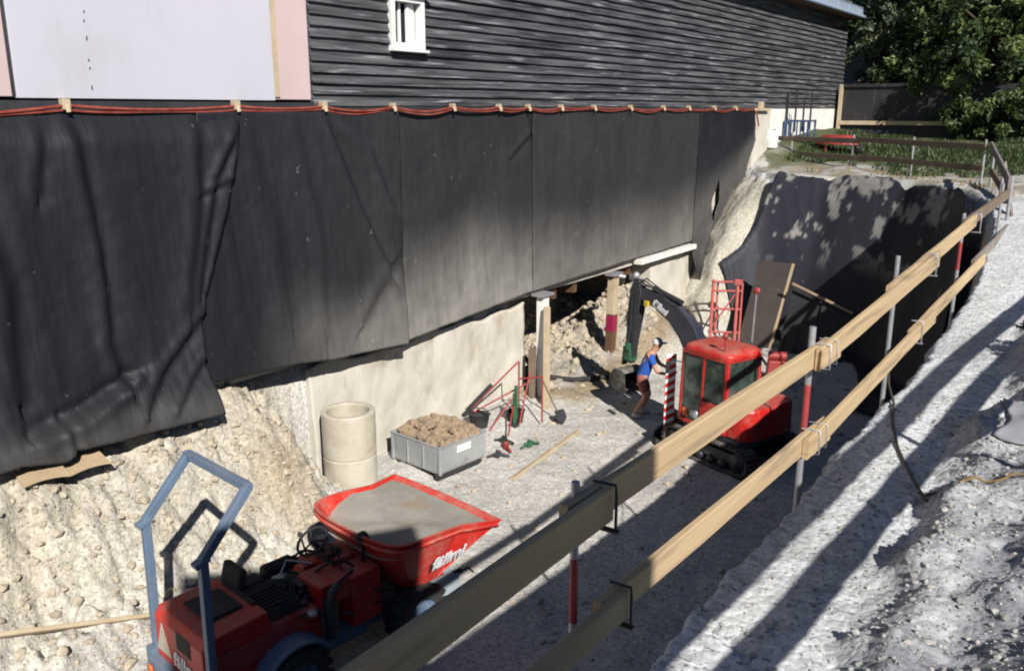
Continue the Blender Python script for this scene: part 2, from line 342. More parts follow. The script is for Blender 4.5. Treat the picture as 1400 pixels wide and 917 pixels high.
def cattr(o, name, arr):
    at = o.data.color_attributes.new(name, 'FLOAT_COLOR', 'POINT'); a = np.ones((len(arr), 4), dtype=np.float32); a[:, :3] = arr; at.data.foreach_set('color', a.ravel())
def text_mesh(name, body, size, m, parent, loc, xdir, ydir, extrude=0.004, shear=0.0, bold=0.0):
    cu = bpy.data.curves.new('lettering', 'FONT'); cu.body = body; cu.size = size; cu.extrude = extrude; cu.shear = shear; cu.offset = bold
    to = bpy.data.objects.new('lettering', cu); COL.objects.link(to)
    dg = bpy.context.evaluated_depsgraph_get(); dg.update(); me = bpy.data.meshes.new_from_object(to.evaluated_get(dg))
    bpy.data.objects.remove(to); x = Vector(xdir).normalized(); y = Vector(ydir).normalized(); z = x.cross(y)
    me.transform(Matrix(((x[0], y[0], z[0], loc[0]), (x[1], y[1], z[1], loc[1]), (x[2], y[2], z[2], loc[2]), (0, 0, 0, 1))))
    me.name = name; me.materials.clear(); me.materials.append(m)
    o = bpy.data.objects.new(name, me); COL.objects.link(o); o.parent = parent; return o

# ---------------------------------------------------------------- noise
_P = rng.random((256, 256))
def vnoise(x, y):
    xi = np.floor(x).astype(int); yi = np.floor(y).astype(int); fx = x-xi; fy = y-yi
    fx = fx*fx*(3-2*fx); fy = fy*fy*(3-2*fy)
    g = lambda a, b: _P[a & 255, b & 255]
    return (g(xi, yi)*(1-fx)+g(xi+1, yi)*fx)*(1-fy)+(g(xi, yi+1)*(1-fx)+g(xi+1, yi+1)*fx)*fy-0.5
def fbm(x, y, o=4, gain=0.5):
    t = 0; a = 1.0
    for i in range(o): t = t+a*vnoise(x+17.3*i, y+9.1*i); x = x*2.03; y = y*2.03; a *= gain
    return t
def sstep(a, b, x): t = np.clip((x-a)/(b-a), 0, 1); return t*t*(3-2*t)
# ================================================================ GROUND
EDGE = np.array([(-1.55, -30), (-1.55, 9), (-1.62, 13), (-1.95, 17), (-2.5, 20.5), (-3.2, 22.8), (-4.6, 24.7), (-7, 25.6), (-8.6, 25.6), (-9.5, 26.6), (-10.4, 28.4), (-16, 29)], float)
def edge_dist(x, y):
    d = np.full(x.shape, 1e9)
    for (ax, ay), (bx, by) in zip(EDGE[:-1], EDGE[1:]):
        ex, ey = bx-ax, by-ay; t = np.clip(((x-ax)*ex+(y-ay)*ey)/(ex*ex+ey*ey), 0, 1)
        d = np.minimum(d, np.hypot(x-ax-t*ex, y-ay-t*ey))
    poly = np.vstack([EDGE, [(-16, -30)]]); ins = np.zeros(x.shape, bool); n = len(poly)
    for i in range(n):
        (x1, y1), (x2, y2) = poly[i], poly[(i+1) % n]
        if y1 == y2: continue
        c = ((y1 > y) != (y2 > y)) & (x < (x2-x1)*(y-y1)/(y2-y1)+x1); ins ^= c
    return np.where(ins, d, -d)
JOINTS = (3.62, 5.72, 7.6, 9.6)
def height(x, y, detail=True):
    x = np.asarray(x, float); y = np.asarray(y, float)
    gz = -2.5+0.7*sstep(9, 20, y)+0.75*sstep(26, 35, y)+0.25*sstep(38, 60, y)
    gz = gz+0.35*sstep(-8.5, -10.2, x)*sstep(27.5, 29.5, y)
    n1 = fbm(x*0.7, y*0.7, 4); n2 = fbm(x*3.1+5, y*3.1, 5, 0.55); n3 = fbm(x*9+3, y*9, 4, 0.6)
    far = sstep(13, 24, y)
    gz = gz+0.018*n2+(0.05+0.05*far)*n1*sstep(-30, -4, y)
    # rough heap the photographer stands on
    fade = sstep(13.5, 9.0, y+0.8*n1)
    wob = 0.09*n2+0.22*n1
    step1 = sstep(-0.86, -0.62, x+wob); rise = sstep(-0.55, 0.5, x+wob*0.8)
    heap = (0.17+0.10*n1)*step1+0.36*rise+0.05*step1*n2+0.018*step1*n3
    gz = gz+fade*heap+0.010*n3*sstep(-2.2, -1.0, x)*sstep(16, 8, y)
    jt = np.zeros_like(x)
    for j in JOINTS:
        skew = j-0.75*(x+1.2)
        jt = np.maximum(jt, np.exp(-((y-skew)/0.028)**2))
    gz = gz-0.035*jt*sstep(-1.62, -1.5, x)*sstep(-0.7, -0.85, x)*(y < 12)
    d = edge_dist(x, y)+(0.10*n2+0.05*n3)*(0.6+0.6*far*sstep(-8.2,-9.2,x)-0.35*far)
    fl = -6.2+0.05*n1+0.03*n2+0.012*n3
    fl = fl+0.12*sstep(-9.0, -10.0, x)
    w = 0.42+0.95*sstep(19, 23.5, y)+2.6*sstep(-8.5, -9.8, x)*sstep(20, 24, y)
    t = np.clip(d/w, 0, 1); t = 0.35*t+0.65*(t*t*(3-2*t))
    z = gz+(fl-gz)*t
    z = z+np.where((t > 0.02) & (t < 0.98), 0.12*n2+0.06*n3, 0)*far*(0.35+1.1*sstep(-8.0,-9.0,x))
    # earth slope below the sheeting on the near side
    ls = sstep(9.4, 7.6, y+0.5*n2)
    tt = np.clip((-8.6+0.24*n1+0.10*n2-x)/1.95, 0, 1)
    sl = fl+2.27*(0.55*tt+0.45*tt*tt*(3-2*tt))+(0.12*n1+0.15*n2+0.11*n3)*np.minimum(1, tt*4)
    z = np.where(x < -8.2, z*(1-ls)+np.maximum(z, sl)*ls, z)
    # the undercut under the house with a mound of spoil
    und = sstep(-10.74, -10.80, x)*(y < 25)
    cav = sstep(15.45, 15.62, y)*sstep(21.25, 21.05, y)
    mo = np.clip((-8.75+0.3*n1-0.10*(y-16)-x)/2.3, 0, 1)
    mo = mo*sstep(14.6, 16.4, y+0.5*n2)*sstep(23.6, 21.0, y)
    moz = fl+(0.16+0.34*sstep(16.4, 18.6, y)+1.25*sstep(18.6, 21.0, y)+0.15*n1)*mo**0.8*(1-0.55*sstep(-11.0, -12.0, x))*(1+0.2*n2)+0.07*n3*mo+0.09*n2*mo
    back = sstep(-12.6, -13.6, x)
    z = np.where((x < -8.0) & (y > 13) & (y < 24.5) & (y < 23.8), np.maximum(z, np.minimum(moz, -3.98)), z)
    cz = moz*(1-back)+(-3.97)*back
    z = z*(1-und)+und*((-3.97)*(1-cav)+cav*cz)
    return z, d, tt*ls, mo, fade*step1, t
def hz(x, y): return float(height(np.array([x]), np.array([y]))[0][0])

def axis(segs):
    out = []
    for a, b, st in segs: out += list(np.arange(a, b-1e-6, st))
    out.append(segs[-1][1]); return np.array(out)
gx = axis([(-400, -60, 40), (-60, -18, 6), (-18, -11.2, 0.25), (-11.2, -8.3, 0.045), (-8.3, -2.3, 0.07), (-2.3, -0.2, 0.03), (-0.2, 2.0, 0.08), (2, 10, 0.6), (10, 60, 8), (60, 400, 40)])
ys = list(axis([(-60, -6, 6), (-6, 2.0, 0.25), (2.0, 10.5, 0.04), (10.5, 29.0, 0.06), (29, 42, 0.3), (42, 80, 3), (80, 600, 40)]))
gy = np.array(sorted(set(np.round(ys, 4))))
X, Y = np.meshgrid(gx, gy)
Z, D, SL, MO, HP, T = height(X, Y)
# cliffs get a sideways jitter so that they are not just extruded columns
J = ((T > 0.03) & (T < 0.97)).astype(float)
Xv = X+J*0.10*fbm(Y*2.3, Z*2.3, 4); Yv = Y+J*0.10*fbm(X*2.3+31, Z*2.3, 4)*(Y > 18)
V = np.stack([Xv.ravel(), Yv.ravel(), Z.ravel()], 1)
nyy, nxx = X.shape; idx = np.arange(nyy*nxx).reshape(nyy, nxx)
F = np.stack([idx[:-1, :-1].ravel(), idx[:-1, 1:].ravel(), idx[1:, 1:].ravel(), idx[1:, :-1].ravel()], 1)
ground = npmesh('ground', V, F, M['ground']); tag(ground, kind='structure')
def lerp3(c, a, f): return c*(1-f[..., None])+np.array(a)*f[..., None]
C = np.ones(X.shape+(3,))*np.array((0.66, 0.645, 0.605))                       # bank
N1 = fbm(X*0.5+9, Y*0.5, 4); N2 = fbm(X*2.0, Y*2.0+7, 4)
C = lerp3(C, (0.74, 0.73, 0.70), np.clip(N2*1.6+0.3, 0, 1)*(Y < 16))
C = lerp3(C, (0.365, 0.36, 0.355), HP*np.clip(0.7+N2, 0, 1))
C = lerp3(C, (0.30, 0.25, 0.17), sstep(20, 25, Y)*(D < 0.1)*np.clip(0.75+N2, 0, 1))  # far yard
C = lerp3(C, (0.10, 0.11, 0.05), sstep(27.5, 29.5, Y+1.5*N1)*(D < -0.3))
inside = sstep(0.15, 0.5, D)
C = lerp3(C, (0.60, 0.555, 0.48), inside)                                     # pit floor
wallf = sstep(0.0, 0.1, T)*sstep(1.0, 0.9, T)
C = lerp3(C, (0.53, 0.475, 0.37), wallf)
C = lerp3(C, (0.54, 0.475, 0.365), np.clip(SL*2.2, 0, 1))                       # earth slope
C = lerp3(C, (0.46, 0.37, 0.25), np.clip(SL*2.2, 0, 1)*np.clip(N1*2.2+N2*0.8-0.25, 0, 1))
C = lerp3(C, (0.58, 0.525, 0.43), np.clip(SL*2.2, 0, 1)*np.clip(-N1*1.6+N2*1.2, 0, 1))
C = lerp3(C, (0.33, 0.255, 0.16), np.clip(MO*4, 0, 1)*sstep(0.62, 0.30, MO))
C = lerp3(C, (0.45, 0.39, 0.30), sstep(0.40, 0.62, MO))
C = C*np.array((0.96, 0.995, 1.06))
cattr(ground, 'soil', C.reshape(-1, 3))

def scatter(name, pts, rmin, rmax, m, power=2.5, flat=0.7, sink=0.3):
    # many small angular stones as one mesh
    bm = bmesh.new(); bmesh.ops.create_icosphere(bm, subdivisions=1, radius=1); bv = np.array([v.co[:] for v in bm.verts]); bf = np.array([[v.index for v in f.verts] for f in bm.faces]); bm.free()
    n = len(pts); r = rmin+(rmax-rmin)*rng.random(n)**power
    sc = r[:, None]*(0.6+0.8*rng.random((n, 3))); sc[:, 2] *= flat
    jit = 1+0.45*(rng.random((n, len(bv), 1))-0.5)
    v = bv[None]*jit*sc[:, None, :]
    a = rng.random(n)*6.283; ca, sa = np.cos(a), np.sin(a)
    x = v[..., 0]*ca[:, None]-v[..., 1]*sa[:, None]; y = v[..., 0]*sa[:, None]+v[..., 1]*ca[:, None]
    P = np.asarray(pts); v = np.stack([x+P[:, None, 0], y+P[:, None, 1], v[..., 2]+P[:, None, 2]+(r*(0.5-sink))[:, None]], -1)
    f = bf[None]+(np.arange(n)*len(bv))[:, None, None]
    o = npmesh(name, v.reshape(-1, 3), f.reshape(-1, 3), m, smooth=False); return o
def ground_pts(n, x0, x1, y0, y1, keep=None, yp=1.0):
    x = x0+(x1-x0)*rng.random(n); y = y0+(y1-y0)*rng.random(n)**yp
    z, d, slp, mo, hp, t = height(x, y)
    k = np.ones(n, bool) if keep is None else keep(x, y, d, slp, mo, hp, t)
    return np.stack([x, y, z], 1)[k]
P_ = np.vstack([ground_pts(3600, -10.4, -8.6, 2.0, 10, lambda x, y, d, s, m, h, t: (s > 0.02)), ground_pts(2200, -9.6, -2.2, 3, 23, lambda x, y, d, s, m, h, t: (s < .02) & (t > .99))])
tag(scatter('gravel', P_, 0.006, 0.075, M['stone'], 5.0), kind='stuff')
P_ = np.vstack([ground_pts(11000, -1.6, 0.5, 2.2, 9, lambda x, y, d, s, m, h, t: (d < -0.03) & ((h > .3) | (rng.random(len(x)) < .35)), 1.3), ground_pts(1500, -2.4, 0.5, 8, 21, lambda x, y, d, s, m, h, t: (d < -0.03))])
tag(scatter('gravel', P_, 0.004, 0.020, M['palestone'], 4.0), kind='stuff')
P_ = ground_pts(5200, -13.2, -8.5, 15.0, 23.5, lambda x, y, d, s, m, h, t: (m > 0.04) & (rng.random(len(x)) < .03+1.2*(m-.35)*(0.25+0.75*(y > 17.8))))
tag(scatter('rubble', P_, 0.02, 0.13, M['stone'], 2.4, 0.8), kind='stuff')

# ================================================================ HOUSE
house = thing('house', 'long house with weathered black boarding, pink render and white panel above the pit', 'house', (-14.5, 17, 0))
HW = Vector((14.5, -17, 0))
def hb(): return MB()
def hbuild(mb, name, m, parent=house, bevel=0.0):
    mb.v = [tuple(Vector(v)+HW) for v in mb.v]; return mb.build(name, m, parent, bevel)
XW = -10.42
# weathered lap boarding: real overlapping boards, slightly wavy and uneven
def lap_boards(y0, y1, z0, z1, pitch, xw, m, name, parent, win=None, off=Vector((0, 0, 0)), proud=0.05):
    mb = MB(); r = random.Random(3); z = z0; k = 0
    while z < z1:
        cuts = [y0]; yy = y0+r.uniform(1.0, 4.2)
        while yy < y1-0.8: cuts.append(yy); yy += r.uniform(2.8, 4.6)
        cuts.append(y1)
        for a, b in zip(cuts[:-1], cuts[1:]):
            spans = [(a, b)]
            if win and z+pitch > win[2]+0.02 and z < win[3]-0.02:
                spans = [(max(a, s0), min(b, s1)) for s0, s1 in ((y0, win[0]), (win[1], y1)) if min(b, s1)-max(a, s0) > 0.02]
            dz = r.uniform(-0.008, 0.008); dx = r.uniform(-0.006, 0.010)
            for a2, b2 in spans:
                n = max(1, int((b2-a2)/0.45)); rows = []
                for i in range(n+1):
                    y = a2+0.003+(b2-a2-0.006)*i/n; w1 = r.uniform(-0.004, 0.004); w2 = r.uniform(-0.004, 0.005)
                    zb = z+dz+w1; zt_ = z+pitch+0.03
                    rows.append([(xw+0.004, y, zb+0.006), (xw+proud+dx+w2, y, zb), (xw+proud+dx+w2-0.006, y, zb+0.022), (xw+0.008, y, zt_), (xw+0.002, y, zt_)])
                mb.loft([[Vector(p)+off for p in row] for row in rows], smooth=False)
        z += pitch; k += 1
    return mb.build(name, m, parent)
WIN = (11.13, 11.95, 0.97, 1.80)
lap_boards(9.42, 37.5, 0.06, 3.52, 0.165, XW, M['siding'], 'siding', house, WIN, HW, 0.085)
# backing wall with an opening for the window
mb = hb()
for (a, b, c, d) in ((9.40, WIN[0], 0.02, 3.6), (WIN[1], 37.5, 0.02, 3.6), (WIN[0], WIN[1], 0.02, WIN[2]), (WIN[0], WIN[1], WIN[3], 3.6)):
    mb.box((XW-0.16, (a+b)/2, (c+d)/2), (0.30, b-a-0.004, d-c-0.004))
mb.box((-14.6, 37.35, 1.8), (8.0, 0.28, 3.6)); mb.box((-18.6, 17.5, 1.8), (0.3, 39.5, 3.6)); mb.box((-14.6, -2.2, 1.8), (8, 0.28, 3.6))
hbuild(mb, 'wall', M['darkstrip'])
mb = hb(); mb.box((XW-0.14, 3.68, 1.82), (0.36, 11.44, 3.36)); o = hbuild(mb, 'render', M['pink'], bevel=0.01); o['label'] = 'pink rendered section of wall'
mb = hb(); mb.box((XW+0.075, 6.86, 1.62), (0.05, 3.62, 2.99)); o = hbuild(mb, 'wall_panel', M['panel'], bevel=0.006); o['label'] = 'smooth white panel on the pink render'
for i in range(14): mb = hb(); mb.box((XW+0.103, 5.93+0.01*math.sin(i*3), 0.25+0.18*i+0.05*math.sin(i*2.2)), (0.006, 0.012, 0.03+0.02*(i % 3 == 0))); hbuild(mb, 'screw', M['darksteel'], o)
mb = hb(); mb.box((XW+0.062, 5.035, 1.8), (0.03, 0.03, 3.3)); hbuild(mb, 'edge_trim', M['darkstrip'])
mb = hb(); mb.box((XW+0.056, 8.74, 1.65), (0.02, 0.10, 2.95)); hbuild(mb, 'edge_trim', M['palewood'])
mb = hb(); mb.box((XW+0.045, 14.0, 0.045), (0.06, 27.0, 0.11)); hbuild(mb, 'batten', M['darkstrip'])
# window
y0, y1, z0, z1 = WIN
mb = hb()
for c, d in (((XW+0.03, y0+0.045, (z0+z1)/2), (0.20, 0.09, z1-z0)), ((XW+0.03, y1-0.045, (z0+z1)/2), (0.20, 0.09, z1-z0)), ((XW+0.03, (y0+y1)/2, z0+0.05), (0.20, y1-y0-0.18, 0.10)), ((XW+0.03, (y0+y1)/2, z1-0.045), (0.20, y1-y0-0.18, 0.09))): mb.box(c, d)
win = hbuild(mb, 'window', M['whitepaint'], bevel=0.006)
mb = hb(); mb.box((XW+0.05, (y0+y1)/2, z0-0.022), (0.30, y1-y0+0.06, 0.04)); hbuild(mb, 'sill', M['whitepaint'], win, 0.005)
mb = hb(); mb.box((XW-0.06, (y0+y1)/2, (z0+z1)/2), (0.02, y1-y0-0.17, z1-z0-0.18)); hbuild(mb, 'pane', M['glass'], win)
mb = hb()   # inner casement standing open against the right reveal
mb.box((XW+0.0, y1-0.25, (z0+z1)/2), (0.05, 0.22, z1-z0-0.19), rot=(0, 0, 12)); mb.box((XW-0.02, y0+0.33, (z0+z1)/2), (0.04, 0.05, z1-z0-0.19)); hbuild(mb, 'casement', M['whitepaint'], win, 0.004)
mb = hb(); mb.box((XW+0.07, (y0+y1)/2+0.03, z1+0.03), (0.28, y1-y0+0.16, 0.05)); hbuild(mb, 'lintel', M['whitepaint'], win, 0.005)
# roof: soffit, fascia sheet, roof planes
mb = hb(); mb.box((-10.18, 17.7, 3.46), (0.52, 41.0, 0.05)); hbuild(mb, 'soffit', M['brownwood'])
mb = hb(); mb.box((-9.90, 17.7, 3.63), (0.035, 41.2, 0.30)); mb.tube([(-9.82, -2.9, 3.52), (-9.82, 38.3, 3.50)], 0.065, 10)
for i in range(28): mb.box((-9.872, -2+i*1.45, 3.64), (0.03, 0.03, 0.29))
hbuild(mb, 'fascia', M['zinc'])
mb = hb(); mb.beam((-9.9, 17.7, 3.80), (-14.6, 17.7, 5.6), 41.4, 0.12); mb.beam((-19.3, 17.7, 3.80), (-14.6, 17.7, 5.6), 41.4, 0.12); hbuild(mb, 'roof', M['zinc'])
mb = hb(); mb.box((-10.47, 32.7, -0.62), (0.22, 9.6, 1.30)); o = hbuild(mb, 'plinth', M['plinth'], bevel=0.01)
mb = hb(); mb.box((-10.75, 12.9, -1.95), (0.5, 29.8, 3.92)); hbuild(mb, 'foundation', M['concrete'])
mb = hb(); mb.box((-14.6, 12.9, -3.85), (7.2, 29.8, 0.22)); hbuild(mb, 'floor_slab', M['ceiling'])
mb = hb(); mb.box((-10.30, 21.8, -3.80), (0.24, 3.4, 0.13)); hbuild(mb, 'beam', M['plinth'], bevel=0.01)
for yb in (16.6, 17.5, 19.5, 20.3): mb = hb(); mb.box((-12.3, yb, -4.08), (3.4, 0.16, 0.22)); hbuild(mb, 'joist', M['brownwood'])

# ================================================================ CONCRETE UNDERPINNING
def rough_slab(name, y0, y1, z0, ztop, x, th, label, m=M['concrete'], amp=0.035, xslope=0.0):
    n, k = int((y1-y0)/0.07), 34; vs = []; fs = []
    for i in range(n+1):
        for j in range(k+1):
            y = y0+(y1-y0)*i/n; zt_ = ztop(y) if callable(ztop) else ztop; z = z0+(zt_-z0)*j/k
            a = np.array([y*1.3]); b = np.array([z*1.3]); d = float(amp*fbm(a, b, 4)[0]*2)
            vs.append((x+d+xslope*(z-z0), y, z))
    for i in range(n):
        for j in range(k): q = i*(k+1)+j; fs.append((q, q+k+1, q+k+2, q+1))
    mb = MB(); mb.add(vs, fs, 0, True); o = len(vs)
    b = [(x-th, v[1], v[2]) for v in vs]; mb.add(b, [f[::-1] for f in fs], 0, True)
    rim = [i*(k+1) for i in range(n+1)]+[n*(k+1)+j for j in range(1, k+1)]+[i*(k+1)+k for i in range(n-1, -1, -1)]+[j for j in range(k-1, 0, -1)]
    for a, c in zip(rim, rim[1:]+rim[:1]): mb.f.append([a, c, o+c, o+a]); mb.mi.append(0); mb.sm.append(False)
    ob = mb.build(name, m); tag(ob, label, 'wall'); return ob
uw = rough_slab('concrete_wall', 9.3, 15.45, -6.35, lambda y: -4.12+0.05*math.sin(y*2.1)+0.04*math.sin(y*5.3), -10.62, 0.5, 'long pale underpinning wall behind the concrete shaft ring and rubble bin', xslope=-0.02)
rw = rough_slab('concrete_wall', 21.15, 24.6, -6.3, -3.9, -10.40, 0.6, 'short pale wall under the sheeting to the right of the dark opening', xslope=-0.02)
# ================================================================ SHEETING
def interp(pts, t):   # pts: list of (param, value) sorted
    a = np.array(pts, float); return np.interp(t, a[:, 0], a[:, 1])
def sheet(name, label, left, right, bottom, creases, nu, nv, dust=None, xb=-10.34, flare=None, hole=None, group='black sheets hung side by side on the house wall'):
    # left/right: [(z,Y)...] descending z ; bottom: [(Y,z)...]
    u = np.linspace(0, 1, nu+1); v = np.linspace(0, 1, nv+1); U, Vv = np.meshgrid(u, v)
    l = np.array(left[::-1], float); r = np.array(right[::-1], float)
    ztop = -0.03; zz = ztop+(-4.1-ztop)*Vv
    Yy = None
    for _ in range(4):
        YL = np.interp(zz, l[:, 0], l[:, 1]); YR = np.interp(zz, r[:, 0], r[:, 1]); Yy = YL+(YR-YL)*U
        zb = interp(bottom, Yy); zz = ztop+(zb-ztop)*Vv
    off = 0.045*fbm(Yy*0.9+3, zz*0.35, 3)+0.020*fbm(Yy*5.0+zz*0.6, zz*0.35+4, 4, 0.6)*sstep(0, 0.2, Vv)+0.012*fbm(Yy*6, zz*6, 3)
    for (pl, A, w) in creases:
        pl = np.array(pl, float); best = np.full(Yy.shape, 1e9); sg = np.zeros(Yy.shape)
        for (ay, az), (by, bz) in zip(pl[:-1], pl[1:]):
            ey, ez = by-ay, bz-az; L2 = ey*ey+ez*ez; t = np.clip(((Yy-ay)*ey+(zz-az)*ez)/L2, 0, 1)
            dy, dz = Yy-ay-t*ey, zz-az-t*ez; d = np.hypot(dy, dz); s = np.sign(dy*ez-dz*ey); c = d < best
            best = np.where(c, d, best); sg = np.where(c, s, sg)
        q = best/w; off = off+A*1.5*sg*(q*np.exp(-q*q*1.2)+0.25*q*np.exp(-q*0.9))
    if flare is not None: off = off+flare(Yy, zz, Vv)
    off = off*sstep(-0.02, 0.10, Vv)+0.0
    Xx = xb+off+0.02
    Vt = np.stack([Xx.ravel(), Yy.ravel(), zz.ravel()], 1); i = np.arange(Vt.shape[0]).reshape(U.shape)
    F = np.stack([i[:-1, :-1].ravel(), i[:-1, 1:].ravel(), i[1:, 1:].ravel(), i[1:, :-1].ravel()], 1)
    if hole:
        c = Vt[F].mean(1); k = ~(hole(c[:, 1], c[:, 2])); F = F[k]
    o = npmesh(name, Vt, F, M['tarp']); dv = dust(Yy, zz, Vv) if dust else 0*Yy
    vattr(o, 'dust', np.clip(dv, 0, 1).ravel()); md = o.modifiers.new('thickness', 'SOLIDIFY'); md.thickness = 0.006
    tag(o, label, 'tarpaulin', group); return o
s12 = [(-0.03, 8.01), (-1.27, 7.6), (-2.63, 7.08), (-3.23, 6.98), (-4.2, 7.06)]
s2l = [(-0.03, 7.30), (-1.44, 7.10), (-2.62, 6.98), (-4.2, 6.90)]
sheet('tarpaulin', 'leftmost black sheet with deep folds, hanging lowest down the earth slope', [(-0.03, 1.5), (-4.2, 1.5)], s12,
      [(1, -4.0), (4.32, -3.90), (4.82, -4.02), (4.95, -3.93), (7.06, -4.06)],
      [([(5.56, -0.1), (5.62, -0.84), (5.71, -1.56), (5.73, -2.19), (5.68, -2.79), (5.78, -3.35)], 0.075, 0.13), ([(5.85, -3.32), (5.18, -3.57), (4.6, -3.66)], -0.11, 0.12),
       ([(7.25, -0.15), (7.12, -1.4), (6.85, -2.6)], 0.06, 0.16), ([(6.98, -2.75), (6.3, -3.35), (6.0, -3.7)], 0.07, 0.12), ([(4.2, -0.1), (4.6, -1.9), (4.5, -3.2)], 0.07, 0.2),
       ([(6.98, -3.3), (6.4, -3.8)], 0.05, 0.08), ([(7.95, -0.15), (7.45, -0.9), (7.05, -2.4)], 0.06, 0.09), ([(7.8, -0.9), (7.2, -1.1)], 0.03, 0.06), ([(5.2, -0.1), (5.05, -0.9)], 0.05, 0.12), ([(4.9, -3.55), (4.95, -4.0)], 0.05, 0.07)],
      150, 100, dust=lambda y, z, v: 0.18*sstep(0.86, 1, v), flare=lambda y, z, v: 0.16+0.10*sstep(0.5, 1, v)+0.22*sstep(0.82, 1, v))
sheet('tarpaulin', 'black sheet below the end of the white panel, with one long diagonal crease', s2l, [(-0.03, 11.2), (-4.2, 11.2)],
      [(6.8, -3.69), (7.05, -3.71), (8.69, -3.79), (9.45, -3.90), (11.3, -4.02)],
      [([(9.56, -0.1), (10.11, -1.25), (10.9, -2.75)], 0.08, 0.13), ([(9.79, -0.11), (10.48, -0.57), (11.0, -1.6)], 0.055, 0.14), ([(8.1, -0.1), (8.5, -1.6), (8.6, -3.0)], 0.04, 0.25), ([(10.9, -2.6), (10.2, -3.4)], 0.05, 0.2), ([(9.0, -0.1), (9.4, -2.0), (9.3, -3.5)], 0.035, 0.2)],
      120, 100, dust=lambda y, z, v: 0.045*sstep(7, 11, y)+0.60*sstep(0.62, 1.0, v+0.05*np.sin(y*3))*sstep(7.6, 10.6, y), xb=-10.29, flare=lambda y, z, v: 0.05*sstep(0.6, 1, v))
sheet('tarpaulin', 'dusty black sheet below the boarding, between the diagonally creased sheet and the opening', [(-0.03, 11.05), (-4.2, 11.05)], [(-0.03, 15.34), (-4.2, 15.40)],
      [(11, -4.03), (13.09, -3.91), (15.5, -3.77)], [([(15.15, -0.1), (15.25, -0.5), (14.6, -0.9)], 0.04, 0.1), ([(12.2, -0.2), (13.4, -1.6)], 0.03, 0.3), ([(11.2, -0.2), (11.25, -3.9)], 0.03, 0.1)],
      110, 90, dust=lambda y, z, v: 0.06+0.94*sstep(0.40, 1.05, v+0.05*np.sin(y*2)), xb=-10.37)
sheet('tarpaulin', 'widest black sheet, hanging directly above the dark opening', [(-0.03, 15.26), (-4.2, 15.34)], [(-0.03, 23.7), (-2, 23.62), (-4.2, 23.48)],
      [(15.2, -3.78), (19.32, -3.70), (23.6, -3.66)], [([(19.3, -0.1), (19.35, -3.6)], 0.03, 0.06), ([(16.2, -0.2), (18.2, -1.3)], 0.03, 0.3), ([(21.5, -0.1), (22.6, -2.4)], 0.03, 0.3)],
      170, 90, dust=lambda y, z, v: 0.08+0.6*sstep(0.45, 1.08, v+0.03*np.sin(y*1.7)), xb=-10.335)
sheet('tarpaulin', 'torn black end sheet with a pale tear, its lower corner hanging free', [(-0.03, 23.55), (-2, 23.5), (-4.4, 23.4), (-5.2, 23.85)], [(-0.03, 27.74), (-1.14, 27.94), (-3.1, 26.42), (-4.2, 25.14), (-5.1, 24.1)],
      [(23.3, -4.95), (24.0, -5.05), (25.2, -4.25), (26.5, -3.15), (28, -1.3)], [([(24.5, -0.1), (24.3, -2.6)], 0.07, 0.2), ([(25.3, -0.4), (24.9, -2.0)], 0.06, 0.15), ([(25.0, -3.3), (24.0, -4.4)], 0.08, 0.2)],
      90, 110, dust=lambda y, z, v: 0.30*sstep(0.3, 0.6, v)*sstep(1, .7, v), xb=-10.31, flare=lambda y, z, v: 0.25*sstep(0.75, 1, v),
      hole=lambda y, z: ((np.abs((y-25.0)-0.35*(z+2.65)) < 0.27*(1-np.abs((z+2.62)/0.62)))) & (np.abs(z+2.62) < 0.62))

# dark grey sheet with pale smears over the far slope
E2 = EDGE[5:9]; pts = []
dense = []
for (a, b) in zip(EDGE[3:10][:-1], EDGE[3:10][1:]):
    for t in np.linspace(0, 1, 40, endpoint=False): dense.append(a+(b-a)*t)
dense = np.array(dense); ker = np.ones(31)/31
pad = np.pad(dense, ((15, 15), (0, 0)), mode='edge'); sm_ = np.stack([np.convolve(pad[:, i], ker, 'valid') for i in range(2)], 1)
sel = [i for i, p in enumerate(sm_) if p[1] > 18.6 and p[0] > -8.45]; sm_ = sm_[sel]
tan = np.gradient(sm_, axis=0); tan /= np.linalg.norm(tan, axis=1)[:, None]; nrm = np.stack([-tan[:, 1], tan[:, 0]], 1)
vv = np.linspace(0, 1, 70); rows = []
for k, v in enumerate(vv):
    dd = 0.20+0.04*np.sin(np.arange(len(sm_))*0.09)*(1-v)+v*1.75
    p = sm_+nrm*dd[:, None]; p[:, 0] -= 0.45*v*np.exp(-((len(sm_)-1-np.arange(len(sm_)))/22.0))
    z = np.max([height(p[:, 0]-nrm[:, 0]*o_, p[:, 1]-nrm[:, 1]*o_)[0] for o_ in (0, 0.06, 0.12, 0.18)], 0); rows.append(np.stack([p[:, 0], p[:, 1], z], 1))
Gm = np.array(rows)
for _ in range(16): Gm[1:-1, 1:-1] = (Gm[:-2, 1:-1]+Gm[2:, 1:-1]+Gm[1:-1, :-2]+Gm[1:-1, 2:]+2*Gm[1:-1, 1:-1])/6
Gm[..., 2] += 0.10+0.06*np.abs(fbm(Gm[..., 0]*2.6+Gm[..., 2]*0.7, Gm[..., 1]*2.6, 4))-0.03+0.03*fbm(Gm[..., 0]*2, Gm[..., 1]*2+Gm[..., 2], 3); Gm[..., :2] += nrm[None]*0.16
i = np.arange(Gm.shape[0]*Gm.shape[1]).reshape(Gm.shape[:2])
F = np.stack([i[:-1, :-1].ravel(), i[:-1, 1:].ravel(), i[1:, 1:].ravel(), i[1:, :-1].ravel()], 1)
far_sheet = npmesh('dark_sheet', Gm.reshape(-1, 3), F, M['dark_sheet']); md = far_sheet.modifiers.new('thickness', 'SOLIDIFY'); md.thickness = 0.01
